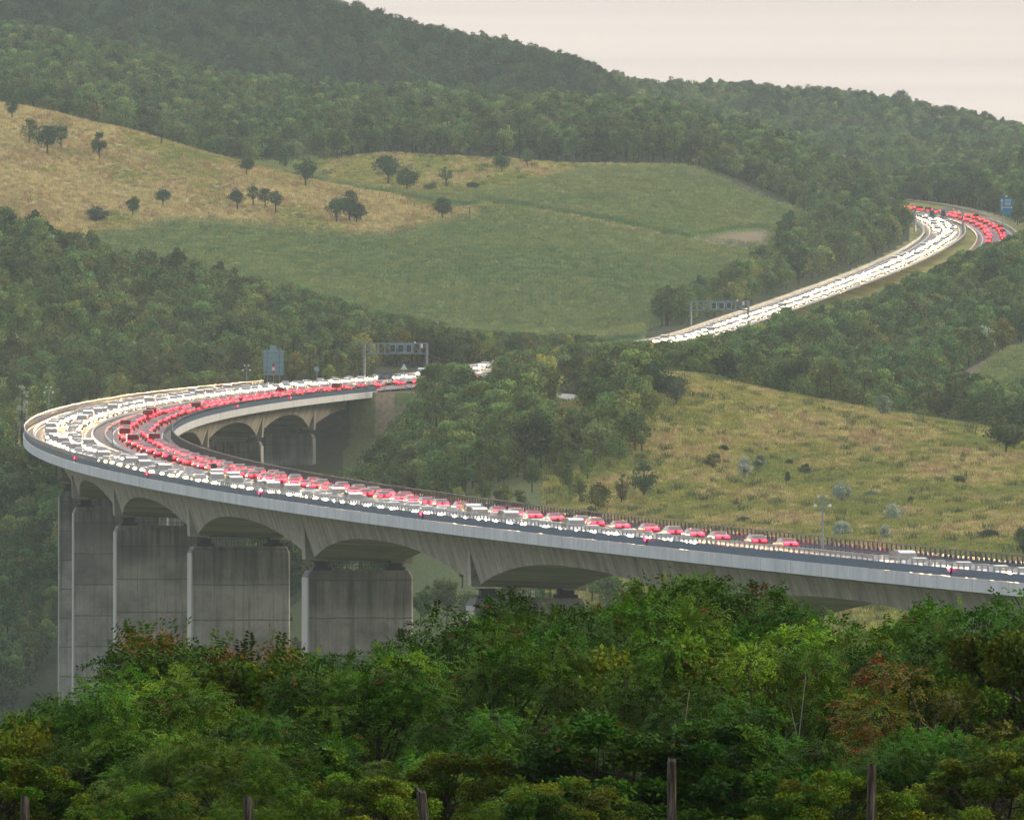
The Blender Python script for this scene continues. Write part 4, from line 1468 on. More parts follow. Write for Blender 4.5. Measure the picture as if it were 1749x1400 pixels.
def cover(name, region, xr, dr, sp, meshes, pick, smin, smax, label, seed):
    r = np.random.default_rng(seed)
    P = jgrid(xr[0], xr[1], dr[0], dr[1], sp, r)
    px = CXP + F * P[:, 0] / P[:, 1]; D = P[:, 1]
    z = ground(px, D); py = Y0 - F * z / D
    k = region(px, D, py)
    P, z, px, D = P[k], z[k], px[k], D[k]
    idx = pick(P[:, 0], P[:, 1], r)
    return scatter(name, np.stack([P[:, 0], P[:, 1], z], -1), r.uniform(smin, smax, len(P)), r.uniform(0, 6.28, len(P)), idx, meshes, label)


def pick_meadow(x, y, r):
    f = fbm(x, y * .22, 9, 77) + .5 * fbm(x, y * .3, 34, 78) + r.normal(0, .12, len(x))
    i = np.where(f > .12, 0, np.where(f > -.12, 1, 2))
    return np.where(r.random(len(x)) < .04, 3, np.where((f > .26), 4, i))


cover('meadow_grass', lambda px, D, py: zone(px, D, py)['mead'] & (D < 2600), (930, 2150), (1560, 2560), 1.7, GT, pick_meadow, .7, 1.5, 'rough dry and green meadow grass on the slope behind the viaduct', 8)


def pick_dry(x, y, r):
    f = fbm(x, y * .22, 12, 87) + .6 * fbm(x, y * .3, 50, 88) + r.normal(0, .1, len(x))
    return np.where(f > .05, 0, np.where(f > -.1, 4, np.where(f > -.26, 1, 2)))


cover('dry_grass', lambda px, D, py: zone(px, D, py)['dry'], (-450, 830), (3380, 3960), 2.4, GT, pick_dry, .8, 1.6, 'sun-bleached grass on the hillside pasture', 9)
cover('rough_grass', lambda px, D, py: zone(px, D, py)['mead'] & (D > 3600), (500, 1300), (3600, 4020), 2.4, GT, pick_meadow, .8, 1.6, 'rough grass strip between the field and the tall wood', 10)
MZ = [maize(1), maize(2), maize(3, (.115, .165, .045))]
pick_maize = lambda x, y, r: np.where(fbm(x * .3, y + x * .35, 30, 91) + r.normal(0, .07, len(x)) > .04, 2, r.integers(0, 2, len(x)))
cover('maize_crop', lambda px, D, py: zone(px, D, py)['crop'] & (D > 3180), (150, 1400), (3190, 4000), 2.9, MZ, pick_maize, .8, 1.15, 'standing green maize on the big rolling field', 11)
cover('maize_crop', lambda px, D, py: zone(px, D, py)['crop'] & (D < 3180), (1580, 2200), (2800, 3160), 2.6, MZ, lambda x, y, r: r.integers(0, 3, len(x)), .7, 1.0, 'small green maize plot among the right-hand woods', 12)


# single trees and bushes one can tell apart
def single(name, base, h, w, c0, seed, label, cat='tree', group=None, z0=.22, nb=30, n_each=80, size=None, trunk=True, shape=1, airy=False):
    r = np.random.default_rng(seed)
    o = empty(name, tuple(base)); tag(o, label, cat, group)
    br = w * (r.uniform(.18, .225) if not airy else .16)
    nb = int(nb * r.uniform(.8, 1.15))
    zb = h * z0
    pts, rad = blob_crown(r, h - br * .7, w - br, zb + br * .5, nb if not airy else int(nb * .7), br, shape)
    V, C = crown_quads(r, pts, rad, n_each, size or max(.2, w * .055), c0=c0)
    me = quad_mesh('crown', V, C, [M['leaf_single']])
    c = bpy.data.objects.new('crown', me); col.objects.link(c); c.parent = o
    t = trunk_mb(r, h, w, max(zb, .3), .028 * h if trunk else .02 * h, pts, 7 if trunk else 5).build('trunk', M['bark'], o)
    return o


def field_tree(px, py, hp, wp, c0, label, d0, d1, name='field_tree', group='single trees on the hillside pasture', **kw):
    b = hit(px, py, d0, d1)
    k = b[1] / F
    single(name, b - [0, 0, .15], hp * k, wp * k, c0, int(px * 7 + py), label, group=group, **kw)


DK, MD, PL = (.042, .072, .030), (.054, .090, .034), (.085, .125, .048)
HT = [(20, 203, 40, 30, DK, 'small dark tree at the upper left end of the dry hillside crest', {}), (50, 246, 48, 40, PL, 'airy pale tree behind the round tree at the left of the pasture', dict(airy=True)),
      (81, 264, 58, 58, DK, 'large round dark tree on the left of the dry pasture', {}), (104, 252, 46, 32, MD, 'tree half hidden behind the large round tree', {}),
      (169, 271, 54, 38, DK, 'narrow pointed dark tree right of the large round tree', dict(shape=2, z0=.14)), (276, 248, 48, 30, PL, 'pale thin tree in front of the wood on the pasture crest', dict(airy=True)),
      (421, 300, 38, 34, DK, 'small round tree on the crest left of the paired trees', {}), (227, 369, 38, 34, DK, 'leaning small tree low on the pasture, left of its neighbour', {}),
      (278, 354, 37, 35, MD, 'small round tree low on the pasture beside the curved track', {}), (405, 359, 42, 35, DK, 'left tree of the row of four in mid pasture', {}),
      (432, 352, 42, 28, MD, 'second tree of the row of four, standing slightly behind', {}), (453, 357, 43, 30, DK, 'third tree of the row of four', {}), (471, 363, 46, 30, DK, 'right tree of the row of four', {}),
      (487, 297, 58, 46, MD, 'tall tree on the crest at the end of the wood edge', {}), (522, 320, 56, 50, DK, 'broad round tree on the crest before the fence line', {}),
      (574, 379, 48, 42, MD, 'left tree of the dense clump above the maize', dict(z0=.15)), (597, 379, 62, 40, DK, 'tallest middle tree of the dense clump above the maize', dict(z0=.15)), (609, 380, 42, 44, DK, 'right low tree of the dense clump above the maize', dict(z0=.1)),
      (755, 377, 46, 42, DK, 'lone round tree at the tip of the dry pasture beside the fence', {}), (512, 275, 50, 46, PL, 'light green tree behind the crest beside the tall tree', {})]
for px, py, hp, wp, c0, lab, kw in HT:
    field_tree(px, py, hp, wp, c0, lab, 3400, 4060, **kw)
for px, py, hp, wp, c0, lab, kw in [(663, 316, 62, 58, DK, 'large dark tree in the hollow behind the fence line', {}), (695, 324, 46, 46, MD, 'rounded tree right of the large dark tree in the hollow', dict(z0=.08)),
                                    (762, 320, 40, 30, PL, 'faint pale tree alone in the hollow grass', dict(airy=True)), (857, 296, 38, 34, MD, 'small tree at the wood edge above the hollow, left one', {}), (900, 287, 38, 28, PL, 'small upright tree at the wood edge above the field, right one', {}),
                                    (735, 326, 18, 26, MD, 'low bush beside the faint pale tree', dict(z0=.02)), (808, 322, 15, 26, DK, 'dark low bush on the grass below the wood edge', dict(z0=.02))]:
    field_tree(px, py, hp, wp, c0, lab, 3680, 4060, group='trees in the hollow above the field', **kw)
field_tree(165, 378, 30, 48, (.055, .075, .045), 'hazy bush above the left wood at the pasture edge', 3380, 3700, name='bush', z0=.02, group=None)
SI, SD = (.30, .34, .27), (.17, .21, .145)
ME = [(1510, 715, 50, 46, SD, 'grey-green tree alone on the meadow crest', 'meadow_tree', dict(z0=.06)), (1719, 778, 66, 76, (.062, .090, .026), 'spreading green tree with a visible trunk at the right of the meadow', 'meadow_tree', dict(airy=True, nb=46)),
      (1272, 819, 48, 34, SI, 'silvery upright bush in the middle of the meadow', 'silver_bush', dict(z0=.03)), (1298, 804, 34, 24, SD, 'green-grey bush just behind the silvery upright bush', 'silver_bush', dict(z0=.03)),
      (1438, 859, 42, 38, SI, 'round silvery bush above the tall camera pole', 'silver_bush', dict(z0=.03)), (1490, 850, 18, 30, SD, 'flat grey bush right of the round silvery bush', 'silver_bush', dict(z0=.02)),
      (1527, 891, 38, 44, SI, 'wide silvery bush near the parapet at the right of the meadow', 'silver_bush', dict(z0=.02)), (1438, 918, 36, 40, SI, 'silvery bush right behind the parapet beside the camera pole', 'silver_bush', dict(z0=.02)),
      (1512, 922, 32, 30, SI, 'small silvery bush touching the parapet below the wide one', 'silver_bush', dict(z0=.02)), (1748, 950, 62, 44, (.055, .080, .026), 'green tree cut by the right edge of the meadow above the parapet', 'meadow_tree', dict(z0=.05)),
      (1218, 802, 36, 42, (.075, .095, .030), 'loose green bush left of the silvery upright bush', 'green_bush', dict(z0=.02, airy=True)), (1690, 921, 22, 44, (.045, .052, .030), 'low dark bush at the right of the meadow near the parapet', 'green_bush', dict(z0=.02)),
      (1556, 860, 16, 16, (.05, .06, .03), 'tiny dark bush between the round and the wide silvery bushes', 'green_bush', dict(z0=.02)), (1270, 893, 14, 30, (.06, .06, .035), 'low brownish bush above the parapet in mid meadow', 'green_bush', dict(z0=.02)),
      (1258, 866, 12, 20, (.07, .055, .04), 'tiny purple-brown bush in mid meadow', 'green_bush', dict(z0=.02)), (1637, 880, 14, 16, (.05, .06, .035), 'tiny dark bush right of the wide silvery bush', 'green_bush', dict(z0=.02)),
      (1376, 812, 24, 26, (.085, .095, .050), 'faint grey-green bush at the middle of the meadow', 'green_bush', dict(z0=.02, airy=True)), (1345, 826, 26, 12, (.06, .085, .03), 'thin upright sapling left of the faint grey-green bush', 'green_bush', dict(z0=.05)),
      (1640, 828, 20, 30, (.075, .090, .035), 'loose low bush on the upper right of the meadow', 'green_bush', dict(z0=.02, airy=True)), (1236, 770, 14, 18, (.05, .06, .03), 'small dark bush on the bare strip at the left of the meadow', 'green_bush', dict(z0=.02)),
      (1348, 795, 14, 18, (.06, .075, .03), 'small round weed bush between two silvery bushes', 'green_bush', dict(z0=.02))]
for px, py, hp, wp, c0, lab, nm, kw in ME:
    field_tree(px, py, hp, wp, c0, lab, 1560, 2560, name=nm, group={'silver_bush': 'silvery bushes on the meadow', 'green_bush': 'low bushes on the meadow', 'meadow_tree': 'trees on the meadow'}[nm], **kw)
CE = [(1080, 742, 98, 66, DK, 'tall dark tree at the left edge of the meadow', {}, 2350, 2640), (1122, 745, 88, 60, DK, 'dark bushy tree right of the tall dark tree', dict(z0=.06), 2350, 2640),
      (1155, 748, 52, 44, (.075, .09, .055), 'grey-green bush at the corner of the meadow', dict(z0=.03), 2350, 2640), (1063, 860, 58, 28, (.090, .110, .030), 'slim pale poplar in front of the wood above the parapet', dict(z0=.05, shape=3), 1900, 2450),
      (1152, 668, 32, 52, (.05, .06, .02), 'low dark green bush on the crest of the meadow', dict(z0=.02), 2380, 2640), (1100, 850, 72, 52, MD, 'leafy tree between the pale poplar and the meadow', dict(z0=.05), 1900, 2450),
      (1000, 712, 52, 46, MD, 'tree beside the grey side road', {}, 2450, 2640), (830, 700, 66, 66, (.060, .082, .022), 'yellow-green tree in the middle of the wooded slope', {}, 2450, 2700),
      (740, 690, 62, 80, (.055, .078, .022), 'broad bright green tree hiding the end of the parapet', dict(z0=.05), 2640, 2740), (770, 850, 30, 44, (.085, .115, .030), 'bright low bush beyond the parapet below the wooded slope', dict(z0=.02), 2000, 2420)]
for px, py, hp, wp, c0, lab, kw, d0, d1 in CE:
    field_tree(px, py, hp, wp, c0, lab, d0, d1, name='slope_tree', group='trees on the wooded slope', **kw)
for px, py, hp, wp, lab, d0, d1 in [(1162, 640, 44, 46, 'silvery round willow below the hillside motorway at its left end', 2650, 3200), (1200, 645, 24, 24, 'small silvery bush right of the round willow', 2650, 3200),
                                    (1470, 622, 40, 56, 'broad silvery willow in the middle of the right-hand wood', 2700, 3300), (1610, 572, 44, 46, 'silvery willow right of the broad one in the right-hand wood', 2900, 3500)]:
    field_tree(px, py, hp, wp, SI, lab, d0, d1, name='willow', group='silvery willows in the right-hand wood', z0=.05)
for px, py, hp, wp, lab in [(315, 660, 34, 60, 'yellow-green bush left of the camera pole behind the far parapet'), (430, 650, 36, 50, 'yellow-green bush behind the big sign back'), (38, 672, 36, 30, 'pale silvery bush at the left behind the bend'), (360, 658, 26, 40, 'low yellow-green bush between the two yellow-green ones')]:
    b = at(px, py + 4, 2750); b[2] = float(ground(px, 2750.0))
    k = 2750 / F
    single('roadside_bush', b, (Y0 - (py - hp)) * k - b[2], wp * k, SI if px == 38 else (.085, .105, .024), int(px), lab, 'bush', 'bushes behind the far parapet', z0=.03)
# fence line along the pasture edge
fn = empty('field_fence', tuple(hit(680, 340, 3500, 3900))); tag(fn, 'thin post and wire fence along the right edge of the dry pasture', 'fence')
fp = [(540, 302), (600, 322), (660, 341), (720, 358), (770, 371), (802, 376)]
pts = [hit(px, py, 3500, 3900) for px, py in [(np.interp(t, range(6), [q[0] for q in fp]), np.interp(t, range(6), [q[1] for q in fp])) for t in np.linspace(0, 5, 26)]]
for p in pts:
    mb = MB(); mb.tube([(0, 0, -.3), (0, 0, 1.5)], .07, 5); b = mb.build('post', M['weathered'], fn); b.location = Vector(p) - fn.location
b.scale = (2, 2, 2.4)
for hh in (.6, 1.2):
    mb = MB(); mb.tube([tuple(Vector(p) - fn.location + Vector((0, 0, hh))) for p in pts], .02, 4); mb.build('wire', M['wire'], fn)


# ---------------------------------------------------------------- the thicket in front of the camera
def fronds(r, base, dirs, L, pairs, ll, lw, col, droop):
    N = len(base)
    t = np.linspace(.18, 1.0, pairs)
    up = np.array([0, 0, 1.0])
    side = unit(np.cross(dirs, up + r.normal(0, .35, (N, 3))))
    P = base[:, None] + dirs[:, None] * (L[:, None] * t)[..., None]
    P[..., 2] -= (droop * L)[:, None] * t ** 2
    dloc = dirs[:, None] * np.ones((1, pairs, 1)); dloc = dloc.copy(); dloc[..., 2] -= droop[:, None] * 2 * t; dloc = unit(dloc)
    out = []
    for sg_ in (-1, 1):
        sd = unit(side[:, None] * sg_ + dloc * .45 + r.normal(0, .28, (N, pairs, 3)))
        sd[..., 2] -= .18
        le = (ll * (1.05 - .55 * np.abs(t - .45)))[None] * r.uniform(.75, 1.2, (N, pairs))
        wv = dloc * (lw * .5)
        q = np.stack([P, P + sd * (le * .5)[..., None] + wv, P + sd * le[..., None], P + sd * (le * .5)[..., None] - wv], 2)
        out.append(q.reshape(-1, 4, 3))
    V = np.concatenate(out)
    c = np.repeat(col, pairs, axis=0) * r.uniform(.8, 1.22, (N * pairs, 1))
    return V, np.concatenate([c, c])


def single_leaves(r, base, ll, lw, col):
    N = len(base)
    n = unit(r.normal(0, .75, (N, 3)) + [0, -.25, .75])
    a = unit(np.cross(n, r.normal(size=(N, 3)))); b = np.cross(n, a)
    l = (ll * r.uniform(.6, 1.25, N))[:, None]; w = (lw * r.uniform(.7, 1.2, N))[:, None]
    V = np.stack([base, base + a * l * .45 + b * w * .5, base + a * l, base + a * l * .45 - b * w * .5], 1)
    return V, col * r.uniform(.75, 1.25, (N, 1))


KIND = {
    # pads, fronds a pad, frond length, pairs, leaflet size, colour
    'locust': dict(pads=46, n=120, L=(.20, .34), pairs=6, ll=.072, lw=.036, c=(.043, .100, .0040), pr=(.42, .78), flat=.5),
    'locust_light': dict(pads=44, n=125, L=(.20, .32), pairs=6, ll=.068, lw=.034, c=(.080, .145, .0060), pr=(.42, .78), flat=.5),
    'ailanthus': dict(pads=48, n=64, L=(.5, .8), pairs=9, ll=.13, lw=.048, c=(.028, .067, .0035), pr=(.35, .7), flat=.6),
    'broad': dict(pads=84, n=620, ll=.095, lw=.060, c=(.032, .083, .0040), pr=(.22, .55), flat=.7),
    'fine': dict(pads=90, n=620, ll=.062, lw=.040, c=(.082, .122, .0055), pr=(.20, .46), flat=.7),
    'rusty': dict(pads=52, n=70, L=(.18, .30), pairs=6, ll=.064, lw=.032, c=(.060, .070, .005), pr=(.34, .62), flat=.6),
}


def near_plant(kind, seed, H, W, z0=.18, twin=False):
    k = KIND[kind]; r = np.random.default_rng(seed)
    pads = k['pads']
    pts, rad = [], []
    while len(pts) < pads:
        zc = r.uniform(.0, 1.0) ** .85
        prof = .45 + .75 * math.sin(math.pi * min(.12 + zc * .80, 1)) if zc < .75 else 1.0 - (zc - .75) * 2.6
        a = r.uniform(0, 6.283); q = r.uniform(.2, 1.0) ** .55 * prof * W / 2
        pts.append((q * math.cos(a), q * math.sin(a), z0 * H + zc * (H * .95 - z0 * H))); rad.append(r.uniform(*k['pr']) * (1.05 - .35 * zc))
    pts, rad = np.array(pts), np.array(rad)
    n = k['n']; N = pads * n
    bi = np.repeat(np.arange(pads), n)
    d = unit(r.normal(size=(N, 3)))
    base = pts[bi] + d * (rad[bi] * r.uniform(.25, 1.0, N) ** .6)[:, None] * np.array([1, 1, k['flat']])
    tone = r.uniform(.5, 1.6, pads); warm = r.normal(0, .16, pads)
    c = np.array(k['c'])[None] * tone[bi][:, None]
    c[:, 0] *= 1 + warm[bi] + r.normal(0, .06, N)
    if kind == 'rusty':
        brown = (r.random(pads) < .45)[bi] & (r.random(N) < .8)
        c[brown] = np.array([.15, .045, .012]) * r.uniform(.6, 1.4, (brown.sum(), 1))
    else:
        dead = r.random(N) < .012
        c[dead] = [.13, .055, .015]
    c = np.clip(c, .003, 1)
    if 'L' in k:
        outw = unit(d * np.array([1, 1, .5]) + np.array([.35, 0, .15]) + r.normal(0, .35, (N, 3)))
        V, C = fronds(r, base, outw, r.uniform(*k['L'], N), k['pairs'], k['ll'], k['lw'], c, r.uniform(.15, .6, N))
    else:
        V, C = single_leaves(r, base, k['ll'], k['lw'], c)
    crown = quad_mesh('crown', V, C, [M['leaf_near']])
    mb = MB()
    tips = [r.normal(0, .25, 2) for _ in range(3)]
    stems = 3 if kind in ('broad', 'fine', 'rusty') else 2
    R0 = .012 * H + .02
    tops = []
    for s_ in range(stems):
        a = r.uniform(0, 6.28)
        bx, by = .12 * math.cos(a), .12 * math.sin(a)
        tx, ty = W * .13 * math.cos(a), W * .13 * math.sin(a)
        pth = [(bx, by, -.7), (bx + tx * .3 + r.normal(0, .06), by + ty * .3 + r.normal(0, .06), H * .25), (tx * .8 + r.normal(0, .1), ty * .8 + r.normal(0, .1), H * .52), (tx * 1.2, ty * 1.2, H * .82)]
        mb.tube(pth, [R0 * 1.2, R0 * .9, R0 * .6, R0 * .2], 6); tops.append(np.array(pth))
    for i, q in enumerate(pts):
        p = tops[i % stems]
        zt = max(q[2] - r.uniform(.12, .35) * H, .12 * H)
        st = np.array([np.interp(zt, p[:, 2], p[:, 0]), np.interp(zt, p[:, 2], p[:, 1]), zt])
        mid = st * .5 + q * .5 + np.array([r.normal(0, .08), r.normal(0, .08), -.05 * H])
        mb.tube([tuple(st), tuple(mid), tuple(q)], [R0 * .42, R0 * .26, R0 * .10], 4, cap=False)
        for _ in range(4):
            e = q + unit(r.normal(size=3)) * rad[i] * .9 * np.array([1, 1, k['flat']])
            mb.tube([tuple(q * .7 + mid * .3), tuple((q + e) / 2 + r.normal(0, .04, 3)), tuple(e)], [R0 * .14, R0 * .09, R0 * .03], 3, cap=False)
    trunk = mb.build('trunk', M['bark'])
    seeds = None
    if kind == 'ailanthus':                      # hanging bunches of orange seed keys in the upper crown
        sv, sc = [], []
        for i in np.argsort(-pts[:, 2] + r.normal(0, H * .12, pads))[:26]:
            for _ in range(2):
                cc = pts[i] + unit(r.normal(size=3)) * rad[i] * .75 + [0, -.1, rad[i] * .35]
                m = 130
                b = cc + r.normal(0, 1, (m, 3)) * np.array([.16, .16, .12])
                v, c = single_leaves(r, b, .06, .022, np.array([[.24, .085, .016]]) * r.uniform(.6, 1.4, (m, 1)))
                sv.append(v); sc.append(c)
        seeds = quad_mesh('seed_cluster', np.concatenate(sv), np.concatenate(sc), [M['leaf_near']])
    return dict(crown=crown, trunk=trunk, seeds=seeds, H=H, W=W, used=False)


PROTO = {'locust': [near_plant('locust', 101, 6.5, 4.6, .22), near_plant('locust', 102, 6.5, 3.9, .16), near_plant('locust', 103, 5.6, 4.6, .12)],
         'locust_light': [near_plant('locust_light', 111, 5.2, 3.8, .1), near_plant('locust_light', 112, 5.5, 3.6, .12)],
         'ailanthus': [near_plant('ailanthus', 121, 7.0, 4.6, .16)],
         'broad': [near_plant('broad', 131, 3.6, 3.2, .02), near_plant('broad', 132, 4.2, 3.2, .02)],
         'fine': [near_plant('fine', 141, 3.2, 3.4, .02), near_plant('fine', 142, 3.6, 3.0, .02)],
         'rusty': [near_plant('rusty', 151, 5.0, 3.4, .1)]}
NAMES = {'locust': 'locust_tree', 'locust_light': 'locust_tree', 'ailanthus': 'seed_laden_tree', 'broad': 'broadleaf_shrub', 'fine': 'small_leaved_shrub', 'rusty': 'rusty_tree'}
for v in PROTO.values():
    for q in v: col.objects.unlink(q['trunk'])


def near(px, D, top, w, kind, label, var=0, rz=None, cat=None):
    q = PROTO[kind][var % len(PROTO[kind])]
    x = (px - CXP) * D / F
    gz = float(ground(px, D)) - .1
    h = (Y0 - top) * D / F - gz
    o = empty(NAMES[kind], (x, D, gz), random.uniform(0, 6.28) if rz is None else rz)
    sz = h * 1.03 / q['H']; sx = min(max(w * 1.12 / q['W'], .88 * sz), 1.25 * sz); o.scale = (sx, sx, sz)
    tag(o, label, cat or ('shrub' if kind in ('broad', 'fine') else 'tree'), 'trees and shrubs of the foreground thicket')
    c = bpy.data.objects.new('crown', q['crown']); col.objects.link(c); c.parent = o
    t = q['trunk'].copy(); t.parent = o; col.objects.link(t)
    if q['seeds']:
        s = bpy.data.objects.new('seed_cluster', q['seeds']); col.objects.link(s); s.parent = o
        s['label'] = 'orange-brown hanging seed bunches'


NEAR = [
    # skyline row (bearing, distance, top, width, kind, label)
    (25, 236, 1212, 3.6, 'locust_light', 'yellowish tree at the far left end of the thicket skyline', 0),
    (112, 240, 1176, 3.0, 'locust', 'small dark tree left of the tallest pier foot', 1),
    (262, 232, 1078, 4.0, 'ailanthus', 'dark peaked tree topped with orange seed bunches in front of the left piers', 0),
    (425, 236, 1098, 3.8, 'ailanthus', 'rounded dark tree with a few orange bunches below the middle pier', 0),
    (352, 226, 1122, 2.6, 'locust_light', 'light green tree between the two orange-seeded trees', 1),
    (560, 240, 1088, 3.6, 'locust', 'feathery tree in front of the foot of the widest visible pier', 0),
    (668, 236, 1070, 3.2, 'locust', 'tree with separate upright sprays right of the widest visible pier', 1),
    (828, 244, 1000, 3.0, 'locust', 'tall spiky tree under the web left of the hidden pier', 1),
    (905, 232, 1030, 3.4, 'locust', 'tree covering the half-hidden pier under the arch', 0),
    (1030, 246, 1004, 3.4, 'locust', 'tall dark tree at the right end of the visible arch', 2),
    (1085, 238, 998, 3.0, 'locust', 'tall tree with dense fronds right of the visible arch', 0),
    (1215, 242, 962, 4.2, 'locust', 'tallest tree of the thicket, rising to the white edge beam', 0),
    (1340, 240, 1010, 2.8, 'locust', 'leaning tree with one long spray pointing right to the girder', 1),
    (1400, 226, 1056, 3.2, 'locust_light', 'light tree below the gap under the right-hand girder', 0),
    (1530, 232, 1056, 3.8, 'locust', 'round dark tree against the right-hand girder', 2),
    (1660, 238, 1006, 3.6, 'locust', 'broad soft tree covering the edge beam at the right', 0),
    (1745, 232, 1000, 3.2, 'locust', 'tree cut by the right edge of the picture at the edge beam', 2),
    (1462, 238, 1062, 2.8, 'locust', 'low feathery tree left of the round dark tree', 2),
    (985, 226, 1046, 2.8, 'locust', 'leafy tree below the bearings of the half-hidden pier', 1),
    (760, 222, 1094, 2.8, 'locust', 'low tree filling the gap left of the spiky tree', 2),
    # middle row
    (60, 196, 1226, 2.6, 'fine', 'yellow-green shrub over the leftmost fence post', 0),
    (205, 196, 1160, 3.0, 'locust', 'wind-swept tree below the orange-topped tree, left side', 2),
    (300, 190, 1176, 2.8, 'locust_light', 'wind-swept light tree below the orange-topped tree, right side', 1),
    (455, 198, 1142, 2.8, 'fine', 'lacy small-leaved shrub with pale bare twigs inside', 1),
    (560, 192, 1150, 2.8, 'locust', 'bushy tree left of the dark-stemmed tree', 0),
    (650, 192, 1140, 3.0, 'locust', 'tree with several dark bare stems showing', 1),
    (760, 196, 1128, 3.0, 'locust_light', 'layered pale tree between the dark-stemmed and the broad tree', 0),
    (905, 194, 1096, 3.4, 'locust', 'broad layered tree with dark branches in the middle of the thicket', 0),
    (1010, 186, 1150, 2.8, 'locust', 'tree whose fronds droop beside the dark hollow', 2),
    (1110, 194, 1098, 2.6, 'fine', 'bright small-leaved shrub under the tallest tree, left side', 0),
    (1200, 194, 1096, 3.2, 'locust', 'dense tree directly below the tallest tree', 2),
    (1310, 190, 1112, 3.0, 'locust_light', 'pale tree with a thin bare white twig rising to its right', 1),
    (1432, 194, 1104, 3.0, 'locust', 'layered tree left of the reddish dying tree', 0),
    (1545, 180, 1138, 3.0, 'rusty', 'reddish-brown half-dead tree in the right part of the thicket', 0),
    (1655, 188, 1128, 2.8, 'broad', 'tall leafy shrub with a dark stem near the right edge', 1),
    (1738, 184, 1092, 2.8, 'fine', 'yellow-green leafy shrub at the right edge below the edge beam', 1),
    # front row
    (30, 166, 1300, 2.2, 'fine', 'low yellowish shrub beside the leftmost fence post', 1),
    (180, 168, 1280, 2.6, 'broad', 'dark leafy shrub between the first and second fence posts', 0),
    (330, 166, 1256, 2.2, 'locust_light', 'soft light green young tree left of the second fence post', 0),
    (415, 164, 1268, 2.0, 'locust_light', 'soft light green young tree right behind the second fence post', 1),
    (520, 166, 1278, 2.0, 'broad', 'dark shrub right of the second fence post', 1),
    (610, 160, 1322, 2.0, 'fine', 'yellow-green shrub left of the tilted pale fence post', 0),
    (690, 166, 1300, 2.2, 'locust_light', 'pale feathery young tree behind the tilted pale fence post', 0),
    (800, 164, 1290, 2.2, 'fine', 'speckled shrub right of the tilted pale fence post', 1),
    (900, 170, 1222, 2.4, 'locust', 'low green tree in the middle of the front row', 2),
    (1060, 164, 1226, 2.8, 'broad', 'big dark broad-leaved bush left of the tall split fence post', 0),
    (1230, 164, 1240, 2.6, 'broad', 'glossy shrub with scattered rusty leaves right of the tall split fence post', 1),
    (1360, 164, 1262, 2.4, 'locust', 'drooping low tree between the two right-hand fence posts', 2),
    (1420, 156, 1318, 2.0, 'fine', 'bright low shrub left of the dark right-hand fence post', 0),
    (1580, 164, 1290, 2.2, 'broad', 'shadowy shrub right of the dark right-hand fence post', 1),
    (1690, 160, 1286, 2.6, 'fine', 'bright green low shrub in the lower right corner', 1),
    (960, 158, 1330, 2.0, 'fine', 'low shrub with yellow spots left of the big dark bush', 0),
    (250, 158, 1344, 1.9, 'fine', 'lowest green shrub between the first two fence posts', 0),
]
for px, D, top, w, kind, lab, var in NEAR:
    if D > 215: top += 26
    near(px, D, top, w, kind, lab, var)

# undergrowth that closes the floor of the thicket
r_ = np.random.default_rng(44)
PB = jgrid(-500, 2300, 151, 300, 1.9, r_)
pxb = CXP + F * PB[:, 0] / PB[:, 1]
zb_ = ground(pxb, PB[:, 1])
topmax = np.interp(PB[:, 1], [150, 170, 200, 240, 300], [1350, 1320, 1260, 1200, 1150])
hh = np.minimum((Y0 - topmax) * PB[:, 1] / F - zb_, 3.4)
k = hh > .5
scatter('undergrowth', np.stack([PB[k, 0], PB[k, 1], zb_[k] - .1], -1), hh[k] / 3.6 * r_.uniform(.45, .9, k.sum()), r_.uniform(0, 6.28, k.sum()), r_.integers(0, 5, k.sum()),
        [PROTO['broad'][0]['crown'], PROTO['broad'][1]['crown'], PROTO['fine'][0]['crown'], PROTO['fine'][1]['crown'], PROTO['locust'][2]['crown']],
        'tangled undergrowth filling the floor of the thicket')
# bare pale twigs
for px, D, top, lab in [(1365, 186, 1150, 'thin bare white twig leaning right in the middle of the right thicket'), (372, 188, 1232, 'forked bare white twig in the left thicket'), (1168, 184, 1175, 'thin bare white twig left of the tallest tree')]:
    gz = float(ground(px, D)); z1 = (Y0 - top) * D / F - gz
    o = empty('bare_twig', ((px - CXP) * D / F, D - 2.0, gz)); tag(o, lab, 'dead branch')
    mb = MB(); mb.tube([(-.55, 0, 0), (-.3, 0, z1 * .45), (-.1, 0, z1 * .7), (.05, .05, z1)], [.014, .011, .008, .003], 5)
    mb.build('stem', M['palebark'], o)
    for q in ((.62, .22, .8), (.78, -.16, .9)):
        mb = MB(); mb.tube([(-.14 + (q[0] - .6) * .5, 0, z1 * q[0]), (q[1], 0, z1 * q[2])], [.010, .004], 4); mb.build('side_twig', M['palebark'], o)
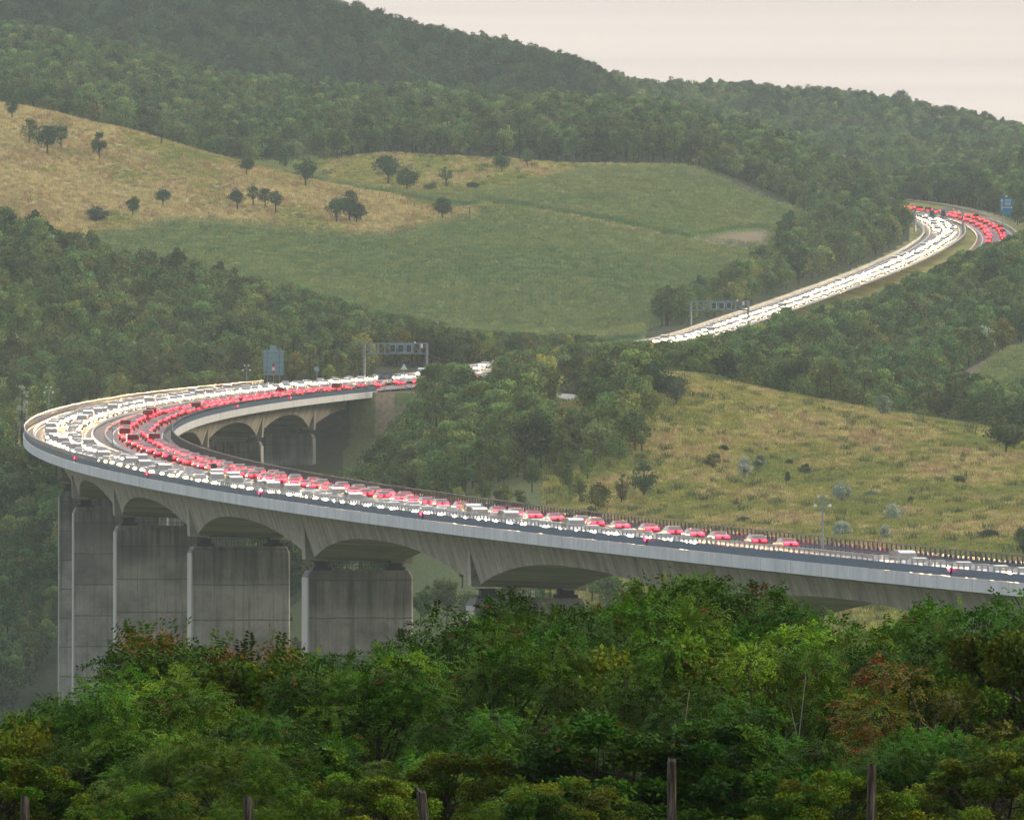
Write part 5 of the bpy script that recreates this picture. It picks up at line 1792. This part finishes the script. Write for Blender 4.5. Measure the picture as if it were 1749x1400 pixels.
# old fence posts
for px, top, w, tilt, lab, D in [(40, 1362, .105, 1, 'short weathered fence post at the far left', 149), (424, 1360, .115, 0, 'dark blunt fence post, second from the left', 149), (740, 1347, .115, -7, 'tilted pale weathered fence post', 149),
                                 (1148, 1296, .105, 0, 'tall split fence post, the highest of the row', 149), (1485, 1306, .108, 1, 'dark straight fence post, the rightmost of the row', 149)]:
    gz = float(ground(px, D)); z1 = (Y0 - top) * D / F - gz
    o = empty('fence_post', ((px - CXP) * D / F, D, gz)); tag(o, lab, 'fence post', 'old fence posts in front of the thicket')
    o.rotation_euler = (0, math.radians(tilt), random.uniform(0, .5))
    r2 = np.random.default_rng(px)
    n = 12; mb = MB(); vs = []
    zs = [-.5, .3, z1 * .5, z1 * .8, z1 - .03, z1]
    for i, z in enumerate(zs):
        for kk in range(n):
            a = 2 * math.pi * kk / n
            rr = w / 2 * (1.1 - .12 * z / z1) * (1 + .10 * math.sin(3 * a + px) + .06 * math.sin(7 * a)) * (.86 if i == len(zs) - 1 else 1)
            vs.append((rr * math.cos(a), rr * math.sin(a), z + (r2.uniform(-.03, .02) + .03 * math.cos(a + px) if i == len(zs) - 1 else 0)))
    mb.add(vs, [(i * n + kk, i * n + (kk + 1) % n, (i + 1) * n + (kk + 1) % n, (i + 1) * n + kk) for i in range(len(zs) - 1) for kk in range(n)] + [tuple(range((len(zs) - 1) * n, len(zs) * n))])
    mb.build('stake', M['weathered'], o)

# ---------------------------------------------------------------- air, light, camera
SUN_EL, SUN_AZ = 9.0, 80.0                    # azimuth measured clockwise from the viewing direction
hz = MB()
hz.box((0, 4070, 190), (3600, 8340, 620))
hzm, nt, out = new_mat('haze')
pv = nd(nt, 'ShaderNodeVolumePrincipled')
pv.inputs['Color'].default_value = (.68, .80, .84, 1)
pv.inputs['Density'].default_value = 3.8e-5
pv.inputs['Anisotropy'].default_value = .25
nt.links.new(pv.outputs[0], out.inputs['Volume'])
ho = hz.build('haze', hzm)
tag(ho, 'thin evening haze over the valley', None, None, 'stuff')

w = bpy.data.worlds.new('World'); scene.world = w; w.use_nodes = True
nt = w.node_tree
bg = nt.nodes['Background']
sky = nt.nodes.new('ShaderNodeTexSky'); sky.sky_type = 'NISHITA'; sky.sun_disc = False
sky.sun_elevation = math.radians(SUN_EL); sky.sun_rotation = math.radians(SUN_AZ)
sky.dust_density = 4.0; sky.air_density = 1.0; sky.ozone_density = 1.0; sky.altitude = 150
tc = nt.nodes.new('ShaderNodeTexCoord')
sp = nt.nodes.new('ShaderNodeSeparateXYZ'); nt.links.new(tc.outputs['Generated'], sp.inputs[0])
mpw = nt.nodes.new('ShaderNodeMapping'); mpw.inputs['Scale'].default_value = (3, 3, 260); nt.links.new(tc.outputs['Generated'], mpw.inputs[0])
band = noise(nt, mpw.outputs[0], 1.0, 3)
veil = mixc(nt, (6.3, 5.35, 4.72), (5.3, 4.6, 4.15), ramp(nt, band, .4, .62))       # thin high cloud lit by the low sun
veil = mixc(nt, veil, (9.6, 9.9, 10.2), ramp(nt, sp.outputs[2], .06, .6))
veil = mixc(nt, (0, 0, 0), veil, ramp(nt, sp.outputs[1], -.9, .5, .32, 1.0))
ax = math_(nt, 'ABSOLUTE', sp.outputs[0])
veil = mixc(nt, veil, ramp(nt, ax, .25, .95, 1.0, 1.55), 1.0, 'MULTIPLY')
sidew = ramp(nt, sp.outputs[0], -.7, .7)
veil = mixc(nt, veil, mixc(nt, (.90, .98, 1.10), (1.06, .99, .92), sidew), 1.0, 'MULTIPLY')
skyc = mixc(nt, sky.outputs[0], veil, .85)
nt.links.new(skyc, bg.inputs[0])
bg.inputs[1].default_value = .10

sl = bpy.data.lights.new('sun', 'SUN'); sl.energy = 1.5; sl.angle = math.radians(14); sl.color = (1, .85, .62)
so = bpy.data.objects.new('sun', sl); col.objects.link(so)
az, el = math.radians(SUN_AZ), math.radians(SUN_EL + 12)
dirv = Vector((math.sin(az) * math.cos(el), math.cos(az) * math.cos(el), math.sin(el)))
so.rotation_euler = (-dirv).to_track_quat('-Z', 'Y').to_euler()

cd = bpy.data.cameras.new('camera'); co = bpy.data.objects.new('camera', cd); col.objects.link(co)
cd.sensor_width = 36.0; cd.lens = 36.0 * F / 1749.0
cd.clip_start = 1.0; cd.clip_end = 30000.0
co.rotation_euler = (math.radians(90) + math.atan((Y0 - 699.5) / F), 0, 0)
scene.camera = co

for k_ in ('head', 'head_far', 'tail', 'marker'): M[k_].cycles.emission_sampling = 'FRONT'
scene.render.engine = 'CYCLES'
scene.cycles.use_denoising = True
try: scene.cycles.denoiser = 'OPENIMAGEDENOISE'
except Exception: pass
scene.cycles.max_bounces = 5
scene.cycles.diffuse_bounces = 2
scene.cycles.glossy_bounces = 2
scene.cycles.transmission_bounces = 3
scene.cycles.transparent_max_bounces = 6
scene.cycles.volume_bounces = 1
scene.cycles.sample_clamp_indirect = 4.0
scene.cycles.use_light_tree = True
scene.render.resolution_x, scene.render.resolution_y = 1024, 819
scene.view_settings.view_transform = 'Standard'
scene.view_settings.look = 'None'
scene.view_settings.exposure = 0.9
scene.view_settings.gamma = 1.0
